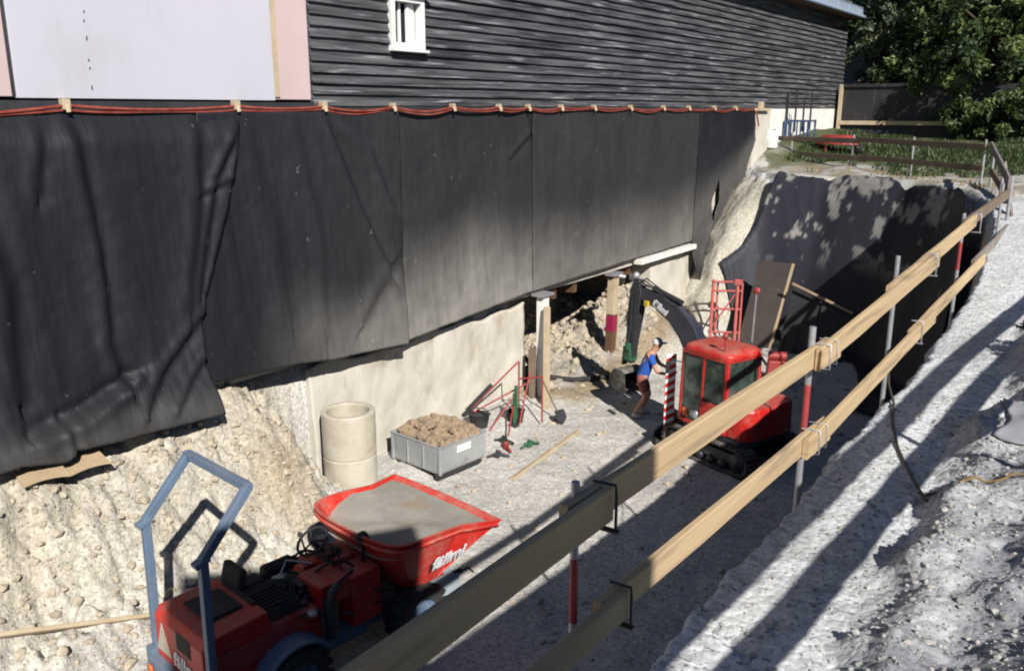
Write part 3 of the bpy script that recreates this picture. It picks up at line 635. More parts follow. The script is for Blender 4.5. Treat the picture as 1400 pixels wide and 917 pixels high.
q = fbm(Gm[..., 0]*2.2, Gm[..., 2]*1.6+3, 5, 0.6); vattr(far_sheet, 'dust', np.clip(sstep(0.18, 0.30, q)*1.0*sstep(-4.4, -3.4, Gm[..., 2]), 0, 1).ravel())  # pale smears on the upper part of the sheet
tag(far_sheet, 'dark grey sheet with pale smears over the far slope of the pit', 'dark_sheet')

# hose along the top of the sheeting, held by pale wood pegs
pegy = [5.55, 7.93, 9.53, 11.06, 12.62, 14.02, 15.01, 16.24, 17.62, 19.35, 21.12, 22.67, 24.4, 26.0]
mb = MB(); pts = []
ys_ = [2.0]+pegy+[27.6]
for a, b in zip(ys_[:-1], ys_[1:]):
    for i in range(12):
        t = i/12; pts.append((-10.255+0.01*math.sin(a*9+t*6), a+(b-a)*t, 0.045-0.32*t*(1-t)*min(1, (b-a)/2.4)*random.Random(int(a*10)).uniform(0.5, 1.6)))
pts += [(-10.24, 27.75, -0.1), (-10.2, 27.9, -0.5)]
mb.tube(pts, 0.020, 8); mb.tube([(p[0]-0.01, p[1], p[2]-0.040+0.014*math.sin(p[1]*3)) for p in pts], 0.015, 8)
tag(mb.build('hose', M['hose']), 'red double hose running along the top of the black sheeting', 'hose')
pl = ['below the left part of the white panel', 'below the right part of the white panel', 'just right of the pink render', 'below the white window', 'next right after the window peg']
for i, y in enumerate(pegy):
    mb = MB(); s = 0.075 if i < 3 else 0.055
    s *= 0.8; mb.box((-10.27, y, 0.06), (0.10, s*1.5, s*2.0)); mb.beam((-10.22, y, 0.05), (-10.21, y+0.01, -0.03), 0.03, 0.05)
    o = mb.build('peg', M['palewood'], bevel=0.006)
    lab = f'pale wood peg on the red hose {pl[i]}' if i < 5 else ('small pale wood peg on the red hose along the right half of the sheeting')
    tag(o, lab, 'peg', 'small pegs along the right half of the hose' if i >= 5 else None)
# ================================================================ GUARD RAILS ON THE BANK
def board_mb(a, b, h=0.24, t=0.045, droop=0.0, seed=0, up=(0, 0, 1)):
    r = random.Random(seed); mb = MB(); a = Vector(a); b = Vector(b); n = max(2, int((b-a).length/0.5)); loops = []
    d = (b-a).normalized(); sd = d.cross(Vector(up)).normalized(); u = sd.cross(d).normalized()
    for i in range(n+1):
        t_ = i/n; c = a+(b-a)*t_+u*(droop*4*t_*(1-t_))+sd*r.uniform(-0.003, 0.003); hh = h/2+r.uniform(-0.003, 0.003); e = 0.006
        loops.append([c-sd*(t/2)-u*(hh-e), c-sd*(t/2-e)-u*hh, c+sd*(t/2-e)-u*hh, c+sd*(t/2)-u*(hh-e), c+sd*(t/2)+u*(hh-e), c+sd*(t/2-e)+u*hh, c-sd*(t/2-e)+u*hh, c-sd*(t/2)+u*(hh-e)])
    return mb.loft(loops, smooth=False)
def rail_post(x, y, z0, z1, parent, red=None, r=0.021, lean=(0, 0), pointy=True):
    mb = MB(); p = lambda z: (x+lean[0]*(z-z0), y+lean[1]*(z-z0), z)
    if red: segs = [(z0, red[0], 0), (red[0], red[1], 1), (red[1], z1, 0)]
    else: segs = [(z0, z1, 0)]
    for a, b, m in segs: mb.tube([p(a), p(b)], r, 10, mi=m)
    o = mb.build('post', [M['galv'], M['redpaint']], parent)
    return o
def hook(x, y, zc, parent, h=0.26, m='darksteel', side=0.03):
    mb = MB(); mb.tube([(x-0.06, y, zc+h*0.5+0.01), (x+0.045, y, zc+h*0.5+0.015), (x+0.05, y, zc+h*0.3), (x+0.05, y, zc-h*0.5-0.02), (x-0.05, y, zc-h*0.5-0.025)], 0.007, 6)
    mb.box((x+0.02, y, zc-h*0.5-0.02), (0.09, 0.03, 0.010)); return mb.build('bracket', M[m], parent)
RX = -1.62
rail = thing('guard_rail', 'two board guard rail on steel posts along the near edge of the pit', 'guard rail', (RX, 6, -2.5)); ro = Vector((-RX, -6, 2.5))
def rb(mb, name, m, parent=rail, bevel=0.0):
    mb.v = [tuple(Vector(v)+ro) for v in mb.v]; return mb.build(name, m, parent, bevel)
top = [((RX, -1.0, -1.60), (RX, 2.98, -1.585)), ((RX-0.048, 2.70, -1.58), (RX-0.048, 6.22, -1.645)), ((RX, 5.86, -1.64), (RX, 9.9, -1.50)), ((RX-0.046, 8.0, -1.555), (RX-0.046, 12.5, -1.355)), ((RX-0.09, 12.0, -1.375), (RX-0.16, 16.6, -1.34))]
low = [((RX+0.01, -1.0, -2.02), (RX+0.01, 3.16, -2.125)), ((RX-0.03, 2.95, -2.115), (RX-0.03, 6.28, -2.245)), ((RX+0.015, 5.70, -2.235), (RX+0.015, 10.0, -2.12)), ((RX-0.02, 9.0, -2.15), (RX-0.02, 13.6, -2.00)), ((RX-0.07, 13.0, -2.01), (RX-0.16, 17.2, -1.97))]
for k, (a, b) in enumerate(top): rb(board_mb(a, b, 0.155, 0.042, seed=k), 'board', M['board'] if k < 4 else M['oldboard'])
for k, (a, b) in enumerate(low): rb(board_mb(a, b, 0.145, 0.042, seed=k+9), 'board', M['board'] if k < 4 else M['greyboard'])
def lpost(*a, **k):
    o = rail_post(*a, **k); 
    for v in o.data.vertices: v.co += ro
    return o
px = RX-0.10
lpost(px+0.02, 2.84, -3.3, -1.46, rail, red=(-2.1, -1.80), r=0.018)
lpost(px+0.02, 5.93, -2.95, -1.44, rail, red=(-2.2, -1.85), r=0.024, lean=(0.0, 0.02))
lpost(px, 8.50, -2.9, -1.29, rail, r=0.021)
lpost(px-0.02, 12.1, -2.8, -1.24, rail, red=(-1.95, -1.60), r=0.022)
lpost(px-0.10, 16.2, -2.6, -1.15, rail, r=0.021)
for (y, zc, h, m) in ((2.95, -1.585, 0.17, 'darksteel'), (3.12, -2.125, 0.16, 'darksteel'), (9.6, -1.51, 0.19, 'galv'), (9.25, -2.14, 0.19, 'galv'), (12.3, -1.37, .19, 'galv')):
    o = hook(RX, y, zc, rail, h, m)
    for v in o.data.vertices: v.co += ro
# splice packing at the joints
for (y, z) in ((6.05, -1.64), (5.98, -2.24)):
    mb = MB(); mb.box((RX+0.034, y, z+0.005), (0.022, 0.42, 0.13), rot=(-1.2, 0, 0)); rb(mb, 'splice', M['board'], bevel=0.003)
    for dy in (-0.10, -0.085, 0.07): mb = MB(); mb.tube([(RX-0.075, y+dy, z+0.085), (RX+0.05, y+dy+0.01, z+0.088), (RX+0.052, y+dy+0.02, z-0.088), (RX-0.075, y+dy+0.01, z-0.085)], 0.004, 5); rb(mb, 'tie_wire', M['galv'])

# second rail on the heap, just outside the frame to the right; its boards throw the two bands of shade on the bank
rail2 = thing('guard_rail', 'board guard rail on the gravel heap beside the photographer', 'guard rail', (0.62, 6, -2.0))
r2 = Vector((-0.62, -6, 2.0)); XR = lambda y: 0.45+0.045*(y-1)
for (z, k) in ((-0.72, 1), (-1.076, 2)):
    for a, b in ((0.9, 6.2), (5.9, 10.5), (10.2, 14.5)):
        mb = board_mb((XR(a)-0.03*(k-1), a, z), (XR(b)-0.03*(k-1), b, z+0.01), 0.17, 0.04, seed=k*7); mb.v = [tuple(Vector(v)+r2) for v in mb.v]; mb.build('board', M['board'], rail2)
for y in (1.6, 5.55, 9.9, 14.0):
    o = rail_post(XR(y)+0.08, y, -2.3, -0.55, rail2, r=0.03)
    for v in o.data.vertices: v.co += r2

# far rails at the end of the pit
rail3 = thing('guard_rail', 'low weathered board rail between the far end of the pit and the grass', 'guard rail', (-7, 27.4, -1.8)); r3 = Vector((7, -27.4, 1.8))
def b3(mb, name, m): mb.v = [tuple(Vector(v)+r3) for v in mb.v]; return mb.build(name, m, rail3)
A = Vector((-10.5, 29.9, 0)); Bv = Vector((-7.0, 27.6, 0)); Cv = Vector((-3.3, 24.9, 0))
for (p, q, z1, z2, k) in ((A, Bv, -0.93, -0.90, 1), (Bv, Cv, -0.86, -0.90, 2), (A, Bv, -1.38, -1.40, 3), (Bv, Cv, -1.36, -1.42, 4)):
    b3(board_mb(p+Vector((0, 0, z1)), q+Vector((0, 0, z2)), 0.15, 0.04, seed=k), 'board', M['oldboard'])
for t, sv in ((0.12, 0), (0.45, 0), (0.72, 0), (0.99, 0)):
    p = A+(Cv-A)*t; h = hz(p.x, p.y); o = rail_post(p.x+0.05, p.y+0.1, h-0.2, -0.72, rail3, r=0.03)
    for v in o.data.vertices: v.co += r3
rail4 = thing('guard_rail', 'grey leaning boards of the corner rail where the far rail meets the near one', 'guard rail', (-2.5, 21, -1.9)); r3 = Vector((2.5, -21, 1.9)); rail3_ = rail3; rail3 = rail4
b3(board_mb((-3.2, 25.1, -0.86), (-1.85, 17.3, -1.22), 0.18, 0.045, seed=5), 'board', M['greyboard'])
b3(board_mb((-3.1, 24.6, -1.42), (-2.05, 19.6, -1.72), 0.18, 0.045, seed=6), 'board', M['oldboard'])
b3(board_mb((-2.25, 19.8, -1.05), (-1.80, 18.0, -2.0), 0.16, 0.045, seed=7), 'board', M['greyboard'])
for (x, y) in ((-3.0, 24.2), (-2.3, 20.2), (-1.85, 17.6)):
    o = rail_post(x, y, hz(x, y)-0.1, -0.85-0.04*(25-y), rail4, r=0.03)
    for v in o.data.vertices: v.co += r3

# ================================================================ DUMPER
DZ = -6.19
dump = thing('dumper', 'red mini dumper with blue roll bar and tilted skip in the foreground of the pit', 'dumper', (-7.08, 6.08, DZ), R(-8))
P = dump      # local frame: +y forward, +x right
def roundrect_y(y, x0, x1, z0, z1, r): pass
mb = MB(); mb.box((0, -1.22, 0.42), (1.02, 0.86, 0.26)); mb.box((0, -0.25, 0.40), (0.80, 1.3, 0.24)); mb.box((0, 0.95, 0.42), (0.72, 1.2, 0.22)); mb.box((0.0, 0.30, 0.45), (0.3, 0.6, 0.3)); mb.beam((0.40, -0.85, 0.30), (0.52, -0.2, 0.55), 0.12, 0.14); mb.beam((-0.40, -0.85, 0.30), (-0.52, -0.2, 0.55), 0.12, 0.14)
mb.build('chassis', M['bluegrey'], P, 0.02)
mb = MB(); mb.box((0, -1.70, 0.44), (1.10, 0.12, 0.32)); mb.box((0.0, -1.78, 0.40), (0.5, 0.08, 0.16)); mb.tube([(-0.1, -1.82, 0.40), (-0.1, -1.92, 0.40), (0.1, -1.92, 0.40), (0.1, -1.82, 0.40)], 0.025, 8)
rb_ = mb.build('rear_frame', M['bluegrey'], P, 0.02)
text_mesh('lettering', '8', 0.17, M['white'], rb_, (0.28, -1.763, 0.36), (1, 0, 0), (0, 0, 1))
# rear hood with sloping top edge
mb = MB(); prof = [(-1.66, 0.58), (-1.66, 1.06), (-1.60, 1.16), (-0.92, 1.20), (-0.88, 1.02), (-0.30, 0.98), (-0.26, 0.58)]
mb.prism([(a, b) for a, b in prof], 1.04, ((0, 0, 0), (0, 1, 0), (0, 0, 1))); hood = mb.build('hood', M['red'], P, 0.035)
text_mesh('lettering', 'fällmi', 0.235, M['white'], hood, (-0.12, -1.667, 0.66), (1, 0, 0), (0, 0, 1), 0.003, 0.12, 0.006)
mb = MB(); mb.prism([(-0.17, 0), (0.14, 0), (-0.03, 0.34)], 0.008, ((-0.30, -1.668, 0.70), (1, 0, 0), (0, 0, 1))); mb.build('warning_triangle', mat('faded_reflector', (0.50, 0.45, 0.36), (0.42, 0.36, 0.28), 9, 0.5), hood)
mb = MB()
for i in range(6): mb.box((0.12, -1.664, 0.90+0.028*i), (0.26, 0.02, 0.014))
mb.box((0.12, -1.655, 0.97), (0.30, 0.02, 0.20)); mb.build('grille', M['darksteel'], hood, 0.003)
mb = MB(); mb.box((0.527, -1.1, 0.84), (0.02, 0.8, 0.26)); mb.build('side_panel', M['redpaint'], hood, 0.02)
# operator station
mb = MB(); mb.box((-0.24, -0.66, 1.04), (0.40, 0.40, 0.10)); mb.box((-0.24, -0.88, 1.25), (0.38, 0.10, 0.34), rot=(-14, 0, 0)); mb.build('seat', M['rubber'], P, 0.045)
mb = MB(); mb.box((0.0, -0.42, 1.02), (0.86, 0.10, 0.06)); mb.box((0.24, -0.72, 1.08), (0.42, 0.46, 0.14)); mb.build('engine_cover', M['darksteel'], P, 0.02)
for q in range(6): mb = MB(); mb.box((0.08+0.065*q, -0.72, 1.165), (0.02, 0.40, 0.05)); mb.build('cooling_fin', M['rubber'], P)
mb = MB(); mb.tube([(0.40, -0.55, 1.1), (0.40, -0.55, 1.30), (0.36, -0.62, 1.36), (0.25, -0.75, 1.36)], 0.03, 10); mb.build('intake_pipe', M['rubber'], P)
mb = MB(); mb.box((0.05, -0.50, 1.16), (0.10, 0.12, 0.16)); mb.tube([(0.0, -0.46, 1.2), (-0.1, -0.3, 1.3), (0.1, -0.1, 1.26)], 0.014, 6); mb.build('pump', M['galv'], P, 0.01)
mb = MB(); mb.box((0.30, -0.08, 1.06), (0.46, 0.42, 0.26)); mb.box((0.36, 0.30, 0.86), (0.40, 0.42, 0.62)); mb.box((0.0, 0.28, 0.92), (0.40, 0.30, 0.62)); mb.box((-0.36, 0.22, 0.80), (0.30, 0.45, 0.5)); mb.build('cowl', M['red'], P, 0.03)
mb = MB(); mb.tube([(-0.02, 0.22, 1.15), (-0.02, 0.02, 1.42)], 0.03, 8); mb.box((-0.02, 0.20, 1.22), (0.26, 0.2, 0.12)); col_ = mb.build('steering_column', M['darksteel'], P, 0.01)
mb = MB(); c = Vector((-0.02, 0.0, 1.45)); ax = Vector((0, -0.55, 0.83)); e1 = Vector((1, 0, 0)); e2 = ax.cross(e1)
mb.tube([c+(e1*math.cos(a)+e2*math.sin(a))*0.19 for a in np.linspace(0, 2*math.pi, 25)], 0.017, 8, caps=False); 
for a in (0.5, 2.6, 4.7): mb.tube([c, c+(e1*math.cos(a)+e2*math.sin(a))*0.19], 0.012, 6)
mb.build('steering_wheel', M['rubber'], col_)
mb = MB()
for (x, y, h, l) in ((0.22, 0.10, 1.45, 0.06), (0.30, 0.14, 1.42, 0.04), (0.38, 0.12, 1.46, -0.03), (-0.30, 0.10, 1.40, -0.05)): mb = MB(); mb.tube([(x, y, 1.1), (x+l, y-0.05, h)], 0.012, 6); mb.blob((x+l, y-0.05, h), 0.032, jit=0.02); mb.build('lever', M['rubber'], P)

mb = MB(); mb.tube([(0.34, 0.42, 1.15), (0.34, 0.44, 1.38)], 0.02, 8); mb.lathe([(0.0, -0.05), (0.07, -0.05), (0.09, 0.0), (0.09, 0.05), (0.0, 0.06)], (0.34, 0.42, 1.44), 14, axis='y'); mb.build('headlight', M['rubber'], P)
# exhaust and filler on the right flank
mb = MB(); mb.tube([(0.60, -0.22, 0.62), (0.60, -0.22, 1.05)], 0.075, 14); mb.tube([(0.60, -0.22, 1.05), (0.60, -0.20, 1.14), (0.58, -0.1, 1.18)], 0.045, 12); mb.build('exhaust', M['darksteel'], P)
mb = MB(); mb.lathe([(0.0, 0), (0.055, 0), (0.055, 0.05), (0.0, 0.055)], (0.60, -0.45, 0.98), 16); mb.build('filler_cap', M['galv'], P)
mb = MB()
for i, (a, b, cc) in enumerate((((0.45, 0.1, 0.9), (0.62, 0.35, 0.75), (0.50, 0.75, 0.60)), ((0.38, 0.15, 0.95), (0.58, 0.5, 0.85), (0.40, 0.9, 0.62)), ((-0.3, 0.3, 0.9), (-0.5, 0.6, 0.8), (-0.4, 0.9, 0.6)), ((0.2, 0.45, 1.1), (0.25, 0.6, 1.0), (0.2, 0.8, 0.7)))):
    p = [Vector(a), Vector(b), Vector(cc)]; mb = MB(); mb.tube([(p[0]*(1-t)**2+p[1]*2*t*(1-t)+p[2]*t*t) for t in np.linspace(0, 1, 10)], 0.018, 6); mb.build('hose', M['rubber'], P)
mb = MB(); mb.lathe([(0, -0.2), (0.085, -0.2), (0.09, -0.17), (0.09, 0.14), (0.06, 0.17), (0.06, 0.22), (0, 0.22)], (-0.30, -0.28, 1.14), 16, axis='y'); mb.build('air_filter', M['rubber'], P)
mb = MB(); mb.box((0.1, -0.30, 1.0), (0.5, 0.34, 0.10)); mb.box((0.16, -0.26, 1.08), (0.22, 0.22, 0.14)); mb.box((-0.05, -0.34, 1.07), (0.12, 0.18, 0.12)); mb.tube([(0.3, -0.4, 1.08), (0.1, -0.2, 1.16), (-0.2, -0.24, 1.10)], 0.022, 7); mb.build('engine_block', M['darksteel'], P, 0.012)
mb = MB(); mb.box((-0.34, -0.66, 1.0), (0.22, 0.30, 0.22)); mb.build('battery_box', M['rubber'], P, 0.02)
for q, (a, b, c) in enumerate((((0.42, -0.30, 1.02), (0.62, -0.1, 1.22), (0.44, 0.2, 1.18)), ((0.15, -0.2, 1.12), (0.3, 0.1, 1.42), (0.36, 0.28, 1.16)), ((-0.2, -0.2, 1.1), (-0.4, 0.0, 1.3), (-0.36, 0.3, 1.05)), ((0.5, 0.35, 0.95), (0.72, 0.5, 0.9), (0.52, 0.62, 0.6)), ((0.55, -0.6, 1.0), (0.66, -0.3, 1.05), (0.58, 0.1, 0.72)))):
    mb = MB(); a, b, c = Vector(a), Vector(b), Vector(c); mb.tube([a*(1-t)**2+b*2*t*(1-t)+c*t*t for t in np.linspace(0, 1, 10)], 0.016, 6); mb.build('hose', M['rubber'], P)
mb = MB(); mb.box((0.0, -1.25, 1.205), (0.5, 0.4, 0.03)); mb.box((0.0, -0.95, 1.212), (0.62, 0.05, 0.03)); mb.build('hood_vent', M['rubber'], hood, 0.008)
for sx in (-0.46, 0.46):
    mb = MB(); mb.lathe([(0, 0.0), (0.05, 0.0), (0.045, 0.025), (0, 0.03)], (sx, 0, 0), 14, axis='y'); o = mb.build('tail_lamp', M['orange'], rb_); o.location = (0, -1.79, 0.5)
# roll bar: posts bent forward, welded cross bar
mb = MB()
for s in (-1, 1): 
    pts = [(s*0.60, -1.62, 0.44), (s*0.60, -1.60, 2.08), (s*0.60, -1.08, 2.66)]
    for a, b in zip(pts[:-1], pts[1:]):
        d = (Vector(b)-Vector(a)).normalized(); mb.beam(Vector(a)-d*0.012, Vector(b)+d*0.012, 0.085, 0.085, up=(0, 1, 0.3))
    mb.box((s*0.60, -1.62, 2.07), (0.105, 0.16, 0.06), rot=(20, 0, 0)); mb.box((s*0.60, -1.64, 0.52), (0.14, 0.16, 0.26))
mb.beam((-0.63, -1.08, 2.66), (0.63, -1.08, 2.66), 0.085, 0.085); mb.build('roll_bar', M['bluegrey'], P, 0.012)
# wheels
def wheel(name, c, r, w, parent, side):
    mb = MB(); pr = [(r*0.58, -w*0.5), (r*0.90, -w*0.5), (r*0.985, -w*0.36), (r, -w*0.15), (r, w*0.15), (r*0.985, w*0.36), (r*0.90, w*0.5), (r*0.58, w*0.5)]
    mb.lathe(pr, c, 36, axis='x')
    for k in range(18):
        for s in (-1, 1):
            a = 2*math.pi*(k+(0.5 if s > 0 else 0))/18; mb.box((c[0]+s*w*0.24, c[1]+math.cos(a)*r*1.0, c[2]+math.sin(a)*r*1.0), (w*0.5, 0.05, 0.055), rot=(math.degrees(a)-90, 0, s*18))
    t = mb.build(name, M['rubber'], parent)
    mb = MB(); mb.lathe([(0.0, side*w*0.20), (r*0.2, side*w*0.24), (r*0.25, side*w*0.15), (r*0.52, side*w*0.12), (r*0.58, side*w*0.46), (r*0.60, side*w*0.46)], c, 24, axis='x')
    for k in range(6):
        a = k*math.pi/3; mb.tube([(c[0]+side*w*0.12, c[1]+math.cos(a)*r*0.36, c[2]+math.sin(a)*r*0.36), (c[0]+side*w*0.2, c[1]+math.cos(a)*r*0.36, c[2]+math.sin(a)*r*0.36)], 0.018, 6)
    mb.build('rim', M['bluegrey'], t); return t
for s in (-1, 1):
    wheel('wheel', (s*0.60, -0.72, 0.36), 0.37, 0.30, P, s); wheel('wheel', (s*0.58, 0.98, 0.36), 0.37, 0.30, P, s)
for s in (-1, 1):
    mb = MB(); loops = []
    for a in np.linspace(0.25, 2.5, 10): loops.append([(s*0.46, -0.72-math.cos(a)*0.47, 0.36+math.sin(a)*0.47), (s*0.78, -0.72-math.cos(a)*0.47, 0.36+math.sin(a)*0.47), (s*0.78, -0.72-math.cos(a)*0.445, 0.36+math.sin(a)*0.445), (s*0.46, -0.72-math.cos(a)*0.445, 0.36+math.sin(a)*0.445)])
    mb.loft(loops, smooth=False); mb.build('fender', M['bluegrey'], P)
mb = MB(); mb.box((0.36, 1.42, 0.48), (0.62, 0.42, 0.34)); mb.box((-0.36, 1.42, 0.48), (0.5, 0.42, 0.34)); mb.tube([(0.1, 1.2, 0.55), (0.1, 0.75, 0.95)], 0.05, 10); mb.build('skip_frame', M['palegrey'], P, 0.02)
# skip: lofted shell with round back corners and scoop lip
def skip_loop(z, inset, n=40):
    # z from 0 (bottom) to 1 (rim)
    f = z; w = 0.60+0.28*f-inset; yb = 0.72-0.40*f**0.8+inset; yf = 1.20+0.71*f-inset*0.6; pts = []
    wf = 0.60+0.42*f-inset
    for k in range(15):
        a = math.pi*k/14; e = 0.62
        x = -math.copysign(abs(math.cos(a))**e, math.cos(a))*w; yy = yb+0.42+inset*0-math.copysign(abs(math.sin(a))**e, math.sin(a))*0.42
        pts.append((x, yy))
    pts += [(w*0.995, yb+0.62), (w*0.97, (yb+0.55+yf)/2), (wf, yf), (wf*0.5, yf+0.035*f), (0, yf+0.045*f), (-wf*0.5, yf+0.035*f), (-wf, yf), (-w*0.97, (yb+0.55+yf)/2), (-w*0.995, yb+0.62)]
    return pts
def zrim(x, y):  # rim height: high at the back, falling a little towards the lip
    return 1.58-0.02*(y-0.1)-0.09*max(0, y-0.9)
mb = MB(); L_ = []
ZB = 0.80
for f in (0.0, 0.10, 0.4, 0.7, 0.93, 1.0): L_.append([Vector((x, y, ZB+(zrim(x, y)-ZB)*f)) for x, y in skip_loop(f, 0.0)])
L_.append([Vector((x, y, zrim(x, y)+0.002)) for x, y in skip_loop(1.0, 0.035)])
for f in (0.9, 0.6, 0.35): L_.append([Vector((x, y, ZB+(zrim(x, y)-ZB)*f)) for x, y in skip_loop(f, 0.04)])
mb.loft(L_, smooth=False); skip = mb.build('skip', M['redskip'], P); skip.location = (0.06, 0.05, -0.07)
# rolled reinforcement just below the rim
mb = MB(); lp = [Vector((x*1.012, 0.0+y-0.006*(y < 0.6), ZB+(zrim(x, y)-ZB)*0.90)) for x, y in skip_loop(0.90, -0.012)]; mb.tube(lp+[lp[0]], 0.022, 6, caps=False)
mb.build('rim_band', M['redskip'], skip)
sp = skip_loop(0.52, 0)
a = Vector((0.795, 0.90, 1.09)); 
text_mesh('lettering', 'fällmi', 0.25, M['white'], skip, (0.835, 0.92, 1.10), (-0.02, 1, 0.02), (0.36, 0.0, 0.93), 0.004, 0.1, 0.008)
# cement dust load and scraped floor
loop0 = [Vector((x, y, ZB+(zrim(x, y)-ZB)*(0.72+0.245*sstep(0.5, 1.1, y)))) for x, y in skip_loop(0.86, 0.042)]; n = len(loop0); cen = Vector((0, 0.95, 0)); vs = []; fs = []
rings = 9
for j in range(rings+1):
    s = 1-j/(rings+0.5)
    for p in loop0:
        q = cen.lerp(Vector((p.x, p.y, 0)), s); zz = 0.80
        hgt = p.z*s+(1-s)*1.44+0.03*float(fbm(np.array([q.x*3]), np.array([q.y*3]), 4)[0])-0.20*max(0, 0.62-q.y)
        vs.append((q.x, q.y, hgt-0.01))
for j in range(rings):
    for k in range(n): fs.append((j*n+k, j*n+(k+1) % n, (j+1)*n+(k+1) % n, (j+1)*n+k))
fs.append(tuple(rings*n+k for k in range(n)))
mb = MB(); mb.add(vs, fs, 0, True); ld = mb.build('cement_load', M['dust']); ld.location = dump.matrix_basis @ Vector((0.06, 0.05, -0.07)); ld.rotation_euler = dump.rotation_euler
tag(ld, 'grey dusty load lying in the red dumper skip', 'load', kind='stuff')
mb = MB(); mb.tube([(0.62, 1.62, 0.62), (0.66, 1.78, 0.66), (0.70, 1.84, 0.58)], 0.014, 6); mb.box((0.62, 1.64, 0.64), (0.05, 0.12, 0.05)); mb.build('hitch', M['rubber'], P)

# ================================================================ EXCAVATOR
exc = thing('excavator', 'red mini excavator with dark boom and tracks working at the opening', 'excavator', (-5.50, 14.72, -6.17), R(70)); exc.scale = (0.9, 0.9, 0.9)   # +y forward
P = exc
for s in (-1, 1):
    prof = []; rr = 0.27
    for a in np.linspace(math.pi/2, 3*math.pi/2, 10): prof.append((-0.86+math.cos(a)*rr, rr+math.sin(a)*rr))
    for a in np.linspace(-math.pi/2, math.pi/2, 10): prof.append((0.86+math.cos(a)*rr, rr+math.sin(a)*rr))
    inner = [(x*0.955, rr+(z-rr)*0.86) for x, z in prof]; n = len(prof); w = 0.34; x0 = s*0.68
    vs = [(x0-w/2, a, b) for a, b in prof]+[(x0+w/2, a, b) for a, b in prof]+[(x0-w/2, a, b) for a, b in inner]+[(x0+w/2, a, b) for a, b in inner]
    fs = []
    for i in range(n): j = (i+1) % n; fs += [(i, j, n+j, n+i), (2*n+i, 3*n+i, 3*n+j, 2*n+j), (i, 2*n+i, 2*n+j, j), (n+i, n+j, 3*n+j, 3*n+i)]
    mb = MB(); mb.add(vs, fs)
    per = []
    for i in range(n):
        a, b = Vector(prof[i]), Vector(prof[(i+1) % n]); m_ = max(1, int((b-a).length/0.085))
        for k in range(m_): per.append((a.lerp(b, k/m_), (b-a).normalized()))
    for q, d in per: mb.box((x0, q.x, q.y), (w*1.04, 0.035, 0.05), rot=(math.degrees(math.atan2(d.y, d.x)), 0, 0))
    tr = mb.build('track', M['track'], P)
    mb = MB()
    for yy in (-0.86, 0.86): mb.lathe([(0, -0.13), (0.20, -0.13), (0.20, 0.13), (0, 0.13)], (x0, yy, rr), 20, axis='x'); mb.lathe([(0, -0.15), (0.07, -0.15), (0.07, 0.15), (0, 0.15)], (x0, yy, rr), 12, axis='x')
    for yy in (-0.45, -0.15, 0.15, 0.45): mb.lathe([(0, -0.12), (0.09, -0.12), (0.09, 0.12), (0, 0.12)], (x0, yy, 0.13), 14, axis='x')
    mb.box((x0, 0, 0.29), (0.16, 1.5, 0.2)); mb.build('roller', M['darksteel'], tr)
mb = MB(); mb.box((0, 0, 0.34), (1.1, 0.9, 0.22)); mb.lathe([(0, 0.42), (0.42, 0.42), (0.42, 0.56), (0, 0.56)], (0, 0, 0), 24); mb.build('undercarriage', M['darksteel'], P, 0.02)
mb = MB(); mb.beam((-0.35, 0.5, 0.32), (-0.35, 1.35, 0.22), 0.12, 0.14); mb.beam((0.35, 0.5, 0.32), (0.35, 1.35, 0.22), 0.12, 0.14)
mb.prism([(0, 0.02), (0.05, 0.0), (0.10, 0.12), (0.06, 0.40), (0.0, 0.40), (0.03, 0.15)], 1.66, ((0, 1.36, 0), (0, 1, 0), (0, 0, 1))); mb.build('dozer_blade', M['boom'], P, 0.01)
# upper body
def plan(z0, z1, y0, y1, x0, x1, rc, taper=0.0):
    def lp(z, t):
        pts = []
        for cx, cy, a0 in ((x1-rc, y1-rc, 0), (x0+rc, y1-rc, 90), (x0+rc, y0+rc, 180), (x1-rc, y0+rc, 270)):
            for k in range(5): a = R(a0+90*k/4); pts.append(Vector((cx+math.cos(a)*rc, cy+math.sin(a)*rc, z)))
        c = Vector(((x0+x1)/2, (y0+y1)/2, z)); return [c+(p-c)*(1-t) for p in pts]
    mb = MB(); mb.loft([lp(z0, 0.02), lp(z0+0.03, 0), lp(z1-0.05, taper*0.8), lp(z1, taper+0.03)], smooth=False); return mb
plan(0.56, 0.70, -0.95, 0.80, -0.74, 0.74, 0.25).build('turntable', M['boom'], P)
plan(0.70, 1.32, -1.02, -0.22, -0.76, 0.76, 0.32, 0.03).build('engine_hood', M['red'], P)
mb = plan(0.70, 1.16, -0.30, 0.70, 0.22, 0.75, 0.12, 0.02); mb.build('side_body', M['red'], P)
mb = MB(); mb.box((-0.28, 0.62, 0.86), (0.92, 0.10, 0.32)); mb.box((-0.745, 0.10, 0.86), (0.03, 0.95, 0.30)); mb.build('cab_base', M['boom'], P, 0.02)
mb = MB(); mb.lathe([(0, -0.02), (0.10, -0.02), (0.12, 0.03), (0.0, 0.06)], (-0.77, 0.34, 0.92), 18, axis='x'); mb.build('work_lamp', M['galv'], P)
mb = MB(); mb.lathe([(0, 0.0), (0.13, 0.0), (0.12, 0.03), (0, 0.03)], (-0.775, 0.62, 0.86), 16, axis='x'); mb.build('reflector', M['orange'], P)
